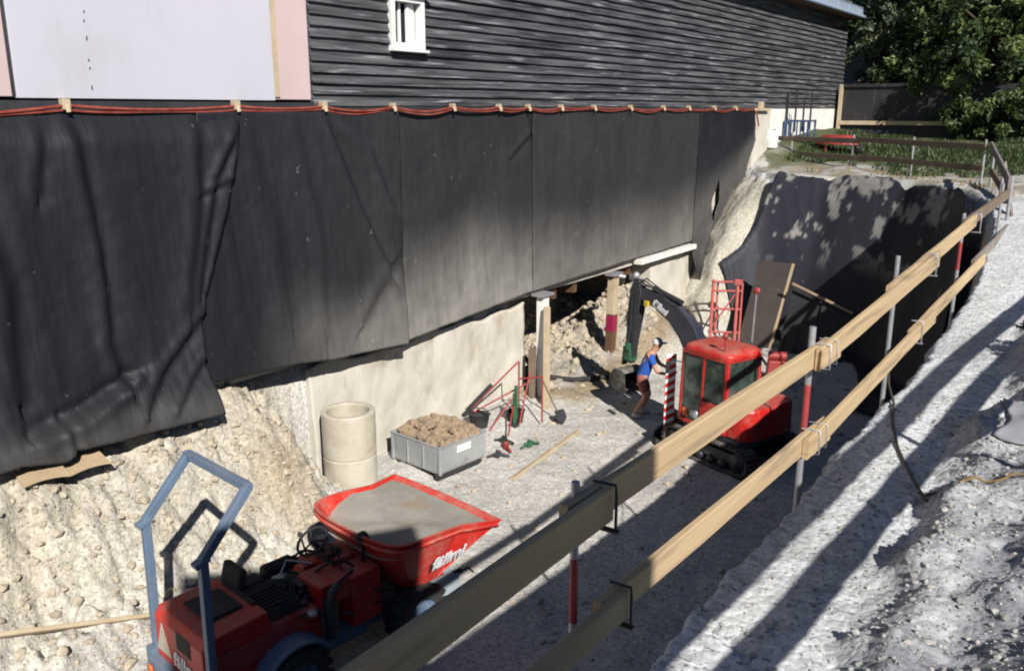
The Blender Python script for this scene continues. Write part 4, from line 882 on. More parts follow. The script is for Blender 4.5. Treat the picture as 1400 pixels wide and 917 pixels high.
# cab on the left side (x<0): pillars, door glass, roof
cx0, cx1, cy0, cy1, cz0, cz1 = -0.76, 0.18, -0.46, 0.72, 0.72, 2.22
mb = MB()
cor = [(cx0, cy0), (cx0, cy1), (cx1, cy1), (cx1, cy0)]
for (x, y) in cor: mb.beam((x, y, cz0), (x*0.96+0.04*(cx0+cx1)/2, y*0.95+0.01, cz1), 0.075, 0.075, up=(1, 0, 0))
mb.beam((cx0, 0.16, cz0), (cx0+0.01, 0.14, cz1), 0.05, 0.06, up=(1, 0, 0))
for z, k in ((cz0+0.02, 1.0), (cz1-0.03, 0.96)):
    for a, b in zip(cor, cor[1:]+cor[:1]): mb.beam((a[0], a[1]*k, z), (b[0], b[1]*k, z), 0.07, 0.08)
mb.beam((cx0, cy0, 1.30), (cx1, cy0, 1.30), 0.06, 0.08); cabf = mb.build('cab_frame', M['red'], P, 0.012)
mb = MB(); mb.box((cx0, -0.15, 1.00), (0.05, 0.58, 0.54)); mb.box(((cx0+cx1)/2, cy0, 1.0), (0.86, 0.05, 0.54)); mb.build('cab_panel', M['red'], cabf, 0.01)
mb = MB(); mb.box((cx0+0.004, 0.43, 1.44), (0.018, 0.50, 1.36)); mb.box((cx0+0.004, -0.15, 1.72), (0.018, 0.52, 0.86)); mb.box(((cx0+cx1)/2, cy0+0.02, 1.74), (0.82, 0.018, 0.80)); mb.box((cx1-0.004, 0.13, 1.6), (0.018, 1.05, 1.0)); mb.box(((cx0+cx1)/2, cy1-0.03, 1.5), (0.82, 0.018, 1.3)); mb.build('cab_window', M['cabglass'], cabf)
mb = MB()
for (y, z, h, wd) in ((0.43, 0.80, 0.05, 0.46), (0.43, 2.12, 0.05, 0.46)): mb.box((cx0-0.012, y, z), (0.02, wd, h))
for y in (0.18, 0.68): mb.box((cx0-0.012, y, 1.46), (0.02, 0.045, 1.36))
mb.box((cx0-0.012, -0.15, 1.31), (0.02, 0.5, 0.04)); mb.box((cx0-0.012, 0.22, 1.35), (0.03, 0.12, 0.04)); mb.build('door_trim', M['rubber'], cabf, 0.004)
mb = MB(); loops = []
for (z, t) in ((cz1-0.02, 0.0), (cz1+0.03, -0.03), (cz1+0.09, 0.02), (cz1+0.13, 0.12), (cz1+0.14, 0.3)):
    c = Vector(((cx0+cx1)/2, (cy0+cy1)/2*0.95, z)); pts = []
    for px_, py_, a0 in ((cx1-0.16, cy1-0.18, 0), (cx0+0.16, cy1-0.18, 90), (cx0+0.16, cy0+0.16, 180), (cx1-0.16, cy0+0.16, 270)):
        for k in range(5): a = R(a0+90*k/4); pts.append(Vector((px_+math.cos(a)*0.2, py_+math.sin(a)*0.2, z)))
    loops.append([c+(p-c)*(1-t) for p in pts])
mb.loft(loops, smooth=True); mb.build('cab_roof', M['red'], cabf)
mb = MB(); mb.box((-0.3, 0.0, 1.15), (0.46, 0.46, 0.14)); mb.box((-0.3, -0.24, 1.5), (0.44, 0.12, 0.7)); mb.build('seat', M['rubber'], cabf, 0.04)
mb = MB(); mb.tube([(-0.70, -0.30, 2.34), (-0.70, -0.30, 2.62)], 0.016, 6); mb.lathe([(0, 0), (0.05, 0), (0.06, 0.05), (0.045, 0.10), (0, 0.12)], (-0.70, -0.30, 2.62), 12); mb.build('beacon', M['redpaint'], cabf)
mb = MB(); mb.tube([(cx0+0.02, cy1, 1.9), (cx0-0.16, cy1+0.16, 1.98), (cx0-0.2, cy1+0.2, 1.86)], 0.012, 6); mb.box((cx0-0.22, cy1+0.2, 1.80), (0.14, 0.04, 0.24), rot=(0, 0, 20)); mb.build('mirror', M['rubber'], cabf, 0.01)
# boom: swan neck in the plane x = bx
bx = 0.20
def arm(name, pts, ws, hs, m, parent=P):
    mb = MB(); pts = [Vector(p) for p in pts]; loops = []
    for i, p in enumerate(pts):
        d = (pts[min(i+1, len(pts)-1)]-pts[max(i-1, 0)]).normalized(); sd = Vector((1, 0, 0)); u = sd.cross(d).normalized(); w, h = ws[i]/2, hs[i]/2
        loops.append([p-sd*w-u*h, p+sd*w-u*h, p+sd*w+u*h, p-sd*w+u*h])
    return mb.loft(loops, smooth=False) and mb.build(name, m, parent, 0.012)
mb = MB(); mb.box((bx, 0.95, 0.80), (0.26, 0.34, 0.42)); mb.lathe([(0, -0.25), (0.09, -0.25), (0.09, 0.25), (0, 0.25)], (bx, 1.0, 0.86), 14); mb.build('swing_bracket', M['boom'], P, 0.02)
B = [(bx, 1.02, 0.86), (bx, 1.08, 1.35), (bx, 1.20, 1.85), (bx, 1.42, 2.25), (bx, 1.78, 2.56), (bx, 2.25, 2.76), (bx, 2.72, 2.84)]
boom = arm('boom', B, [0.19, 0.22, 0.24, 0.24, 0.22, 0.20, 0.18], [0.24, 0.36, 0.45, 0.48, 0.43, 0.34, 0.24], M['boom'])
d = (Vector((0, 0.83, 0.40))).normalized()
text_mesh('lettering', 'fällmi', 0.20, M['white'], boom, (bx-0.124, 2.33, 2.69), (0, -0.87, -0.45), (0, -0.45, 0.87), 0.004, 0.05, 0.01)
mb = MB(); mb.tube([(bx, 0.98, 1.02), (bx, 1.36, 1.72)], 0.055, 10); mb.tube([(bx, 1.36, 1.72), (bx, 1.55, 2.1)], 0.032, 10, mi=1); mb.build('boom_cylinder', [M['darksteel'], M['galv']], P)
mb = MB(); mb.tube([(bx, 1.65, 2.84), (bx, 2.42, 3.02)], 0.055, 10); mb.tube([(bx, 2.42, 3.02), (bx, 2.92, 3.06)], 0.03, 10, mi=1); mb.build('arm_cylinder', [M['darksteel'], M['galv']], boom)
mb = MB()
for k, o in enumerate((-0.07, 0.0, 0.07)):
    mb.tube([(bx+o, 1.25, 2.15), (bx+o, 1.55, 2.62+0.03*k), (bx+o, 2.2, 2.96), (bx+o, 2.7, 3.10+0.04*k), (bx+o, 2.98, 2.95), (bx+o, 3.0, 2.5)], 0.016, 6)
mb.build('hydraulic_hose', M['rubber'], boom)
mb = MB(); mb.box((bx-0.12, 2.50, 2.66), (0.06, 0.12, 0.13)); mb.build('boom_lamp', M['yellow'], boom, 0.02)
stick = arm('dipper_arm', [(bx, 2.86, 3.14), (bx, 2.84, 2.86), (bx, 2.90, 2.4), (bx, 2.98, 1.75), (bx, 3.04, 1.15)], [0.15, 0.22, 0.21, 0.18, 0.15], [0.16, 0.36, 0.34, 0.25, 0.18], M['darksteel'])
mb = MB(); mb.tube([(bx, 3.08, 2.75), (bx, 3.16, 2.0)], 0.045, 10); mb.tube([(bx, 3.16, 2.0), (bx, 3.20, 1.5)], 0.026, 8, mi=1); mb.beam((bx, 3.20, 1.5), (bx, 3.04, 1.2), 0.16, 0.05); mb.beam((bx, 3.20, 1.5), (bx, 3.25, 1.05), 0.14, 0.05); mb.build('bucket_cylinder', [M['darksteel'], M['galv']], stick)
mb = MB(); mb.tube([(bx-0.1, 2.7, 3.0), (bx-0.14, 2.9, 2.7), (bx-0.11, 2.95, 2.0), (bx-0.16, 3.05, 1.3)], 0.02, 6); mb.tube([(bx+0.1, 2.7, 3.0), (bx+0.16, 3.0, 2.7), (bx+0.12, 3.15, 1.9), (bx+0.1, 3.1, 1.2)], 0.02, 6); mb.build('hydraulic_hose', M['rubber'], stick)
boom.scale = (1, 1.15, 1); boom.location = (0, -0.15, 0); stick.location = (0, 0.28, 0)
mb = MB(); mb.box((bx, 3.06, 1.35), (0.24, 0.26, 0.30)); mb.box((bx-0.1, 3.0, 1.55), (0.16, 0.12, 0.16)); mb.build('coupler', M['greenpaint'], stick, 0.02)
mb = MB(); mb.box((bx, 3.02, 3.16), (0.14, 0.16, 0.12)); mb.blob((bx-0.02, 2.92, 3.22), 0.09, jit=0.03); mb.build('arm_head', M['galv'], stick, 0.02)
# bucket, open side down towards the cab
prof = [(0.0, 0.36), (0.10, 0.42), (0.36, 0.40), (0.52, 0.24), (0.50, 0.05), (0.30, -0.10), (0.0, -0.12), (-0.06, -0.06)]
mb = MB(); o3 = (bx, 2.86, 0.60)
inn = [(a*0.93+0.012, b*0.92+0.012) for a, b in prof]; n = len(prof); w = 0.34
vs = []; 
for s in (-w, w): vs += [(bx+s, o3[1]+a, o3[2]+b) for a, b in prof]
for s in (-w+0.03, w-0.03): vs += [(bx+s, o3[1]+a, o3[2]+b) for a, b in inn]
fs = [(i, i+1, n+i+1, n+i) for i in range(n-1)]+[(2*n+i+1, 2*n+i, 3*n+i, 3*n+i+1) for i in range(n-1)]+[tuple(range(n)), tuple(range(n, 2*n))[::-1], tuple(range(2*n, 3*n))[::-1], tuple(range(3*n, 4*n))]
fs += [(n-1, 2*n-1, 4*n-1, 3*n-1), (0, 2*n, 3*n, n)]
mb.add(vs, fs)
for k in range(4): mb.box((bx-w+0.1+0.16*k, o3[1]-0.10, o3[2]-0.10), (0.06, 0.16, 0.03))
mb.build('bucket', M['track'], stick)

# ================================================================ WORKER
def skin_mesh(name, verts, edges, radii, root, m, parent, sub=2):
    me = bpy.data.meshes.new(name); me.from_pydata(verts, edges, []); o = bpy.data.objects.new(name, me); COL.objects.link(o)
    md = o.modifiers.new('skin', 'SKIN'); md.use_smooth_shade = True
    sv = me.skin_vertices[0].data
    for i, r in enumerate(radii): sv[i].radius = (r, r) if not isinstance(r, tuple) else r; sv[i].use_root = (i == root)
    o.modifiers.new('sub', 'SUBSURF').levels = sub; o.modifiers['sub'].render_levels = sub
    dg = bpy.context.evaluated_depsgraph_get(); dg.update(); m2 = bpy.data.meshes.new_from_object(o.evaluated_get(dg)); m2.name = name
    bpy.data.objects.remove(o); m2.materials.clear(); m2.materials.append(m); m2.polygons.foreach_set('use_smooth', [True]*len(m2.polygons))
    o = bpy.data.objects.new(name, m2); COL.objects.link(o)
    if parent: o.parent = parent
    return o
wx, wy = -7.80, 15.72; wz = max(hz(wx, wy), hz(wx-0.2, wy+.1))
man = thing('person', 'person in a blue T-shirt and rust shorts bending beside the excavator with a long tool', 'person', (wx, wy, wz), R(25))   # +x = facing direction
J = {'pelvis': (-0.06, 0, 0.86), 'spine': (0.0, 0, 1.06), 'chest': (0.09, 0, 1.27), 'neck': (0.16, 0, 1.42), 'head': (0.21, 0, 1.50), 'crown': (0.25, 0, 1.62)}
vs = []; es = []; rs = []; ix = {}
def jv(n, p, r, par=None):
    ix[n] = len(vs); vs.append(p); rs.append(r)
    if par: es.append((ix[par], ix[n]))
jv('pelvis', J['pelvis'], (0.15, 0.115)); jv('spine', J['spine'], (0.135, 0.105), 'pelvis'); jv('chest', J['chest'], (0.165, 0.115), 'spine'); jv('neck', J['neck'], (0.062, 0.062), 'chest'); jv('head', J['head'], (0.085, 0.09), 'neck'); jv('face', (0.225, 0, 1.56), (0.085, 0.098), 'head'); jv('crown', J['crown'], (0.055, 0.06), 'face')
for s, kn, an, el, wr in ((1, (0.10, 0.13, 0.46), (-0.06, 0.14, 0.09), (0.30, 0.22, 1.08), (0.52, 0.12, 1.02)), (-1, (0.02, -0.13, 0.45), (-0.20, -0.14, 0.09), (0.24, -0.24, 1.05), (0.50, -0.10, 0.95))):
    q = str(s)
    jv('hip'+q, (-0.05, s*0.095, 0.80), 0.095, 'pelvis'); jv('knee'+q, kn, 0.058, 'hip'+q); jv('calf'+q, tuple(Vector(kn).lerp(Vector(an), 0.35)), 0.058, 'knee'+q); jv('ank'+q, an, 0.038, 'calf'+q); jv('toe'+q, (an[0]+0.16, an[1], 0.04), 0.035, 'ank'+q)
    jv('sh'+q, (0.11, s*0.19, 1.34), 0.062, 'chest'); jv('el'+q, el, 0.043, 'sh'+q); jv('wr'+q, wr, 0.030, 'el'+q)
    d = (Vector(wr)-Vector(el)).normalized(); palm = Vector(wr)+d*0.07; jv('palm'+q, tuple(palm), (0.040, 0.018), 'wr'+q)
    for k in range(4):
        o_ = Vector((0.0, 0.0, 0.024-0.016*k)); a = palm+d*0.025+o_; b = a+d*(0.045-0.006*abs(k-1))+Vector((0, -s*0.012, -0.004)); c_ = b+Vector((-0.005, -s*0.036, -0.010))
        jv(f'f{k}a'+q, tuple(a), 0.0095, 'palm'+q); jv(f'f{k}b'+q, tuple(b), 0.0085, f'f{k}a'+q); jv(f'f{k}c'+q, tuple(c_), 0.0075, f'f{k}b'+q)
    t1 = Vector(wr)+d*0.03+Vector((0, -s*0.03, 0.02)); jv('th'+q, tuple(t1), 0.011, 'wr'+q); jv('th2'+q, tuple(t1+d*0.035+Vector((0, -s*0.012, 0))), 0.009, 'th'+q)
body = skin_mesh('body', vs, es, rs, 0, M['skin'], man)
mb = MB(); mb.blob((0.318, 0, 1.555), (0.022, 0.014, 0.022), jit=0.02); mb.blob((0.22, 0.092, 1.555), (0.018, 0.012, 0.03), jit=0.02); mb.blob((0.22, -0.092, 1.555), (0.018, 0.012, 0.03), jit=0.02); mb.build('face_features', M['skin'], man)
mb = MB(); mb.blob((0.302, 0.034, 1.572), (0.010, 0.013, 0.009), jit=0.0); mb.blob((0.302, -0.034, 1.572), (0.010, 0.013, 0.009), jit=0.0); mb.box((0.306, 0, 1.512), (0.012, 0.05, 0.010)); mb.build('eyes', M['darksteel'], man)
def cloth(name, keys, m, grow):
    v2 = []; r2_ = []; e2 = []; mp = {}
    for k, p, r in keys: mp[k] = len(v2); v2.append(p); r2_.append(r)
    return v2, r2_, mp
lv = lambda a, b, t: tuple(Vector(a).lerp(Vector(b), t))
v2 = [(-0.06, 0, 0.80), J['spine'], J['chest'], lv(J['chest'], J['neck'], 0.55), (0.11, 0.19, 1.34), lv((0.11, 0.19, 1.34), (0.30, 0.22, 1.08), 0.62), (0.11, -0.19, 1.34), lv((0.11, -0.19, 1.34), (0.24, -0.24, 1.05), 0.62)]
skin_mesh('shirt', v2, [(0, 1), (1, 2), (2, 3), (2, 4), (4, 5), (2, 6), (6, 7)], [(0.185, 0.15), (0.17, 0.14), (0.188, 0.136), (0.085, 0.085), 0.078, 0.066, 0.078, 0.066], 1, M['shirt'], man)
v2 = [(-0.05, 0, 0.98), (-0.06, 0, 0.84), (-0.05, 0.095, 0.78), lv((-0.05, 0.095, 0.80), (0.10, 0.13, 0.46), 0.78), (-0.05, -0.095, 0.78), lv((-0.05, -0.095, 0.80), (0.02, -0.13, 0.45), 0.78)]
skin_mesh('shorts', v2, [(0, 1), (1, 2), (2, 3), (1, 4), (4, 5)], [(0.165, 0.13), (0.170, 0.137), 0.112, 0.092, 0.112, 0.092], 1, M['shorts'], man)
for an in ((-0.06, 0.14, 0.09), (-0.20, -0.14, 0.09)):
    skin_mesh('shoe', [(an[0]-0.05, an[1], 0.045), (an[0]+0.02, an[1], 0.06), (an[0]+0.12, an[1], 0.045), (an[0]+0.20, an[1], 0.04), (an[0]-0.01, an[1], 0.13)], [(0, 1), (1, 2), (2, 3), (1, 4)], [0.045, 0.052, 0.05, 0.04, 0.05], 1, M['shoe'], man)
mb = MB(); mb.lathe([(0.105, 0), (0.108, 0.03), (0.095, 0.08), (0.05, 0.115), (0.0, 0.122)], (0.225, 0, 1.585), 20); mb.prism([(0.0, -0.085), (0.09, -0.06), (0.12, 0), (0.09, 0.06), (0.0, 0.085)], 0.012, ((0.31, 0, 1.595), (1, 0, 0), (0, 1, 0))); mb.build('cap', M['cap'], man)
# long handled tool
tl = thing('rammer', 'dark long-handled tool held upright by the bending worker', 'hand tool', (wx+0.53, wy+0.24, wz))
mb = MB(); mb.tube([(-0.02, 0, 0.05), (-0.02, 0.0, 1.06)], 0.028, 10); mb.build('handle', mat('olive_handle', (0.07, 0.06, 0.035), (0.05, 0.045, 0.028), 9, .7), tl)
mb = MB(); mb.box((-0.02, 0, 0.07), (0.20, 0.20, 0.14)); mb.tube([(-0.02, 0, 0.14), (-0.02, 0, 0.5)], 0.055, 12); mb.build('head', M['darksteel'], tl, 0.015)
# ================================================================ THINGS IN THE PIT
cz_ = hz(-9.6, 9.6)
ring = thing('shaft_ring', 'dusty concrete shaft ring standing between the earth slope and the rubble bin', 'concrete ring', (-10.08, 9.55, -6.25))
mb = MB(); mb.lathe([(0.40, 0.0), (0.44, 0.0), (0.44, 0.02), (0.44, 0.70), (0.44, 0.735), (0.434, 0.74), (0.434, 0.75), (0.44, 0.755), (0.44, 0.78), (0.44, 1.45), (0.438, 1.475), (0.43, 1.49), (0.41, 1.492), (0.37, 1.492), (0.352, 1.49), (0.345, 1.475), (0.345, 1.45), (0.345, 0.0)], (0, 0, 0), 48); mb.build('ring_wall', M['cylinder'], ring)
mb = MB(); mb.lathe([(0.0, 1.02), (0.347, 1.02)], (0, 0, 0), 32); mb.build('fill', M['stone'], ring)

# rubble bin
bn = thing('rubble_bin', 'grey steel tipping bin heaped with brown rubble below the pale wall', 'bin', (-9.58, 11.22, hz(-9.5, 11.2)+0.01), R(-6))
w, l, h = 0.62, 0.56, 0.52
def binloop(z, x, y): return [Vector((-x, -y, z)), Vector((x, -y, z)), Vector((x, y, z)), Vector((-x, y, z))]
mb = MB(); mb.loft([binloop(0.10, w*0.90, l*0.92), binloop(0.14, w*0.93, l*0.94), binloop(0.58, w, l), binloop(0.62, w+0.025, l+0.025), binloop(0.625, w-0.02, l-0.02), binloop(0.45, w-0.03, l-0.03)], smooth=False, cap=True)
for s in (-1, 1):
    mb.box((s*w*0.97, -l*0.97, 0.35), (0.05, 0.05, 0.48)); mb.box((s*w*0.97, l*0.97, 0.35), (0.05, 0.05, 0.48))
for x in (-0.2, 0.2): mb.box((x, -l*0.985, 0.35), (0.03, 0.03, 0.42))
mb.build('bin_body', M['binsteel'], bn, 0.008)
mb = MB()
for s in (-1, 1): mb.box((s*w*0.8, 0, 0.05), (0.09, l*1.9, 0.10))
mb.box((0, -l*0.8, 0.085), (w*1.6, 0.08, 0.05)); mb.build('skid', M['darksteel'], bn, 0.006)
mb = MB(); mb.box((w*0.99+0.006, 0.02, 0.47), (0.006, 0.34, 0.13), rot=(0, 5, 0)); mb.build('sticker', M['white'], bn)
n = 460; a = rng.random(n)*6.283; r_ = np.sqrt(rng.random(n)); xx = np.clip(r_*np.cos(a)*0.75, -0.54, 0.54); yy = np.clip(r_*np.sin(a)*0.68, -0.48, 0.48)
P_ = np.stack([xx, yy, 0.56+0.22*(1-(xx/0.62)**2)*(1-(yy/0.56)**2)+0.03*rng.random(n)], 1)
o = scatter('bin_rubble', P_, 0.03, 0.10, M['brownstone'], 1.6, 0.75); o.location = bn.location; o.rotation_euler = bn.rotation_euler
tag(o, 'brown broken rubble heaped in the grey bin', 'rubble', kind='stuff')
mb = MB(); mb.blob((0, 0, 0.46), (0.54, 0.48, 0.22), jit=0.05, sub=3); o = mb.build('rubble_core', M['brownstone'], None); o.location = bn.location; o.rotation_euler = bn.rotation_euler; tag(o, 'brown rubble filling the middle of the grey bin', 'rubble', kind='stuff')

# shoring posts in the opening
sp_ = thing('shoring_post', 'pale leaning shoring post at the left corner of the dark opening', 'shoring post', (-9.75, 14.85, -6.2))
mb = MB(); mb.beam((-0.30, 0.45, -0.1), (-0.42, 0.62, 2.34), 0.20, 0.20, up=(1, 0, 0)); mb.build('post', M['plinth'], sp_, 0.012)
mb = MB(); mb.beam((0.16, -0.10, 0.0), (-0.18, 0.42, 2.15), 0.09, 0.12, up=(1, 0, 0)); mb.build('raking_timber', M['palewood'], sp_, 0.006)
mb = MB(); mb.beam((-0.42, 0.25, 0.0), (-0.50, 0.34, 1.2), 0.16, 0.10, up=(1, 0, 0)); mb.build('packing_timber', M['oldboard'], sp_, 0.006)
mb = MB(); mb.box((-0.42, 0.62, 2.36), (0.32, 0.42, 0.06)); mb.build('head_plate', M['galv'], sp_, 0.006)
zb = hz(-10.2, 18.35)
s2 = thing('shoring_post', 'brown timber shoring post with a crimson sleeve standing in the spoil mound', 'shoring post', (-10.15, 18.45, -6.3))
mb = MB(); mb.beam((0, 0, 0), (0, 0.12, 2.46), 0.20, 0.20, up=(1, 0, 0)); mb.build('post', M['brownwood'], s2, 0.012)
mb = MB(); mb.beam((0.0, 0.06, 1.45), (0.0, 0.11, 2.34), 0.206, 0.206, up=(1, 0, 0)); mb.build('bare_timber', M['palewood'], s2, 0.01)
mb = MB(); mb.beam((0, 0.05, 1.02), (0, 0.07, 1.42), 0.215, 0.215, up=(1, 0, 0)); mb.build('sleeve', M['crimson'], s2, 0.015)
mb = MB(); mb.beam((0.06, 0.18, 0.1), (0.04, 0.24, 1.5), 0.05, 0.12, up=(1, 0, 0)); mb.build('side_timber', M['palewood'], s2, 0.004)
mb = MB(); mb.box((0, 0.13, 2.44), (0.26, 0.46, 0.06)); mb.tube([(0.02, 0.15, 2.40), (0.2, 0.32, 2.36)], 0.05, 8); mb.build('head_plate', M['galv'], s2, 0.006)
# thick black tube curving over the spoil mound
mb = MB(); pts = []
for y, x in ((15.9, -10.6), (16.1, -10.45), (16.5, -10.0), (17.0, -9.7), (17.6, -9.4), (18.0, -9.25)): pts.append(Vector((x, y, hz(x, y)+0.05)))
mb.tube([pts[0]+Vector((-0.3, -0.1, 0.55)), pts[0]+Vector((-0.1, 0, 0.3))]+pts, 0.055, 10); tag(mb.build('hose', M['rubber']), 'thick black tube curving down over the spoil mound', 'hose')

# tools leaning by the wall, left of the opening
tx, ty = -9.75, 13.45; tz = hz(tx, ty)
fr = thing('trestle', 'thin red steel trestle frame leaning among tools by the pale wall', 'trestle', (tx, ty, tz))
mb = MB()
for a, b in (((-0.55, -0.35, 0.32), (0.05, 0.45, 1.22)), ((-0.42, -0.45, 0.30), (0.25, 0.55, 0.80)), ((0.05, 0.45, 0.0), (0.05, 0.45, 1.22)), ((0.30, 0.1, 0.0), (0.25, 0.55, 0.98)), ((0.05, 0.45, 0.85), (0.55, 0.55, 0.95)), ((0.0, -0.5, 0.0), (0.22, 0.2, 0.72)), ((0.50, -0.55, 0.05), (0.15, 0.15, 0.45)), ((0.55, 0.55, 0.0), (0.55, 0.55, 0.98))): mb.tube([a, b], 0.018, 6)
mb.build('frame', M['redpaint'], fr)
mb = MB(); mb.beam((-0.62, -0.42, 0.28), (-0.30, 0.0, 0.78), 0.05, 0.07); mb.build('grip_bar', M['darksteel'], fr)
gb = thing('bar', 'bright green steel bar upright among the tools', 'bar', (tx+0.22, ty+0.05, tz)); mb = MB(); mb.tube([(0, 0, 0.0), (0.0, 0.06, 0.82)], 0.035, 8); mb.box((0, 0.03, 0.42), (0.09, 0.05, 0.5)); mb.build('shaft', M['greenpaint'], gb, 0.005)
mb = MB(); mb.box((0, 0, 0.03), (0.16, 0.16, 0.06)); mb.build('foot', M['darksteel'], gb, 0.005)
def tub(name, label, loc, rz, sc=1.0):
    t = thing(name, label, 'tub', loc, R(rz)); mb = MB()
    mb.loft([[Vector((math.cos(a)*r*sc, math.sin(a)*r*sc*0.8, z*sc)) for a in np.linspace(0, 2*math.pi, 15)[:-1]] for r, z in ((0.17, 0.0), (0.22, 0.26), (0.24, 0.27), (0.22, 0.265), (0.16, 0.03))]); mb.build('tub_body', M['rubber'], t)
    mb = MB(); mb.tube([(-0.23*sc, 0, 0.26*sc), (-0.12*sc, 0, 0.38*sc), (0.12*sc, 0, 0.38*sc), (0.23*sc, 0, 0.26*sc)], 0.012, 6); mb.build('handle', M['darksteel'], t); return t
tub('mortar_tub', 'black mortar tub under the red trestle', (tx-0.28, ty-0.45, hz(tx-.3, ty-.4)), 20)
tub('mortar_tub', 'black mortar tub beside the green bar', (tx+0.08, ty+0.28, hz(tx+.1, ty+.3)), 60, 0.9)
sh = thing('shovel', 'shovel with a black blade lying against the pale leaning post', 'shovel', (-9.05, 14.35, hz(-9.05, 14.35)+0.02)); mb = MB(); mb.tube([(0, 0, 0.22), (-0.4, -0.05, 0.95)], 0.018, 8); mb.build('shaft', M['oldboard'], sh)
mb = MB(); mb.prism([(-0.12, 0), (0.12, 0), (0.13, 0.20), (0.0, 0.34), (-0.13, 0.20)], 0.012, ((0.03, 0, 0.28), (0.3, 0.95, 0), (0.45, -0.15, -0.75))); mb.build('blade', M['darksteel'], sh)
# small offcuts on the floor near the tools
for k, (x, y, a, m, lab) in enumerate(((-8.95, 12.15, 40, 'darksteel', 'twisted dark steel offcut nearest the rubble bin'), (-9.05, 12.55, -30, 'redpaint', 'short red steel offcut on the ground beside the rubble bin'), (-8.75, 12.9, 70, 'greenpaint', 'small green offcut on the ground left of the long plank'), (-9.25, 12.75, 10, 'darksteel', 'dark clamp lying between the bin and the red trestle'))):
    mb = MB(); z = hz(x, y)+0.03; c, s_ = math.cos(R(a)), math.sin(R(a)); mb.tube([(x-c*0.2, y-s_*0.2, z), (x, y, z+0.08), (x+c*0.22, y+s_*0.22, z+0.01)], 0.025, 7); mb.box((x, y, z+0.06), (0.10, 0.08, 0.12), rot=(0, 20, a)); tag(mb.build('steel_offcut', M[m], bevel=0.005), lab, 'offcut')
def plank(name, a, b, w, t, m, label, cat='plank', lift=0.03, group=None):
    a = Vector((a[0], a[1], hz(*a)+lift)); b = Vector((b[0], b[1], hz(*b)+lift)); o = board_mb(a, b, w, t, seed=int(a.x*10), up=(1, 0, 0.2) if abs((b-a).x) < abs((b-a).y) else (0, 1, 0.2)).build(name, M[m]); return tag(o, label, cat, group)
plank('plank', (-8.17, 11.5), (-8.42, 14.1), 0.10, 0.05, 'palewood', 'narrow pale plank lying alone on the pit floor left of the excavator')
# long batten on the toe of the earth slope
xa, ya, xb_, yb_ = -9.32, 3.2, -8.98, 5.5
xa += 0.15; xb_ += 0.15; a = Vector((xa, ya, hz(xa, ya)+0.16)); b = Vector((xb_, yb_, hz(xb_, yb_)+0.16)); tag(board_mb(a, b, 0.13, 0.05, seed=2, up=(1, 0, 0.7)).build('plank', M['palewood']), 'long plank resting on the toe of the earth slope left of the dumper', 'plank')
# plywood pieces under the hem of the leftmost sheet
for k, (y, z, rx, lab) in enumerate(((4.55, -4.06, 8, 'bent plywood scrap under the hem at the far left'), (5.05, -4.12, -12, 'second plywood scrap under the hem, curled at its right end'))):
    mb = MB(); x = -9.82
    loops = [[Vector((x+0.10*t*t-0.03, y-0.25+0.5*t, z+0.10*t*(1-t)-0.10+0.05*(k*t)+s)) for s in (0, 0.014)]+[Vector((x-0.42+0.08*t, y-0.22+0.46*t, z+0.12+s)) for s in (0.014, 0)] for t in np.linspace(0, 1, 7)]
    mb.loft(loops, smooth=False); tag(mb.build('plywood_scrap', M['plywood']), lab, 'plywood')

# barrier board by the cab
bb = thing('barrier_board', 'red and white striped barrier board standing in front of the excavator cab', 'barrier board', (-6.72, 14.62, -6.2), R(30))
nst = 9
mbw = MB(); mbr = MB()
mbw.box((0, 0, 1.02), (0.19, 0.03, 1.52))
for k in range(nst):
    z = 0.30+k*0.162
    mbr.prism([(-0.094, z), (0.094, z+0.10), (0.094, z+0.185), (-0.094, z+0.085)], 0.004, ((0, -0.018, 0), (1, 0, 0), (0, 0, 1))); mbr.prism([(-0.094, z), (0.094, z+0.10), (0.094, z+0.185), (-0.094, z+0.085)], 0.004, ((0, 0.018, 0), (1, 0, 0), (0, 0, 1)))
pn = mbw.build('panel', M['white'], bb, 0.006); mbr.build('stripes', M['red'], pn)
mb = MB(); mb.box((0, 0, 0.06), (0.5, 0.30, 0.12)); mb.tube([(0, 0, 0.1), (0, 0, 0.35)], 0.025, 8); mb.build('base', M['rubber'], bb, 0.02)

# far corner of the pit: red frame, boards, formwork
rf = thing('frame', 'tall red steel frame between the short pale wall and the leaning brown board', 'steel frame', (-8.75, 22.3, hz(-8.8, 22.2)-0.02), R(10))
mb = MB()
for x in (-0.36, 0.30): 
    mb.tube([(x, 0, 0), (x, 0.05, 1.75)], 0.045, 10); mb.tube([(x+0.10, 0.1, 0), (x+0.10, 0.15, 1.70)], 0.03, 8)
for z in (0.3, 0.95, 1.45, 1.7): mb.tube([(-0.36, 0.02, z), (0.40, 0.06, z+0.05)], 0.03, 8)
mb.tube([(-0.36, 0, 0.4), (0.3, 0.05, 1.5)], 0.022, 8); mb.box((0.32, 0.05, 1.74), (0.2, 0.12, 0.14)); mb.box((-0.36, 0.0, 0.03), (0.2, 0.2, 0.05)); mb.box((0.30, 0.0, 0.03), (0.2, 0.2, 0.05)); mb.build('tubes', mat('faded_red', (0.50, 0.13, 0.11), (0.42, 0.09, 0.08), 6, 0.6), rf)
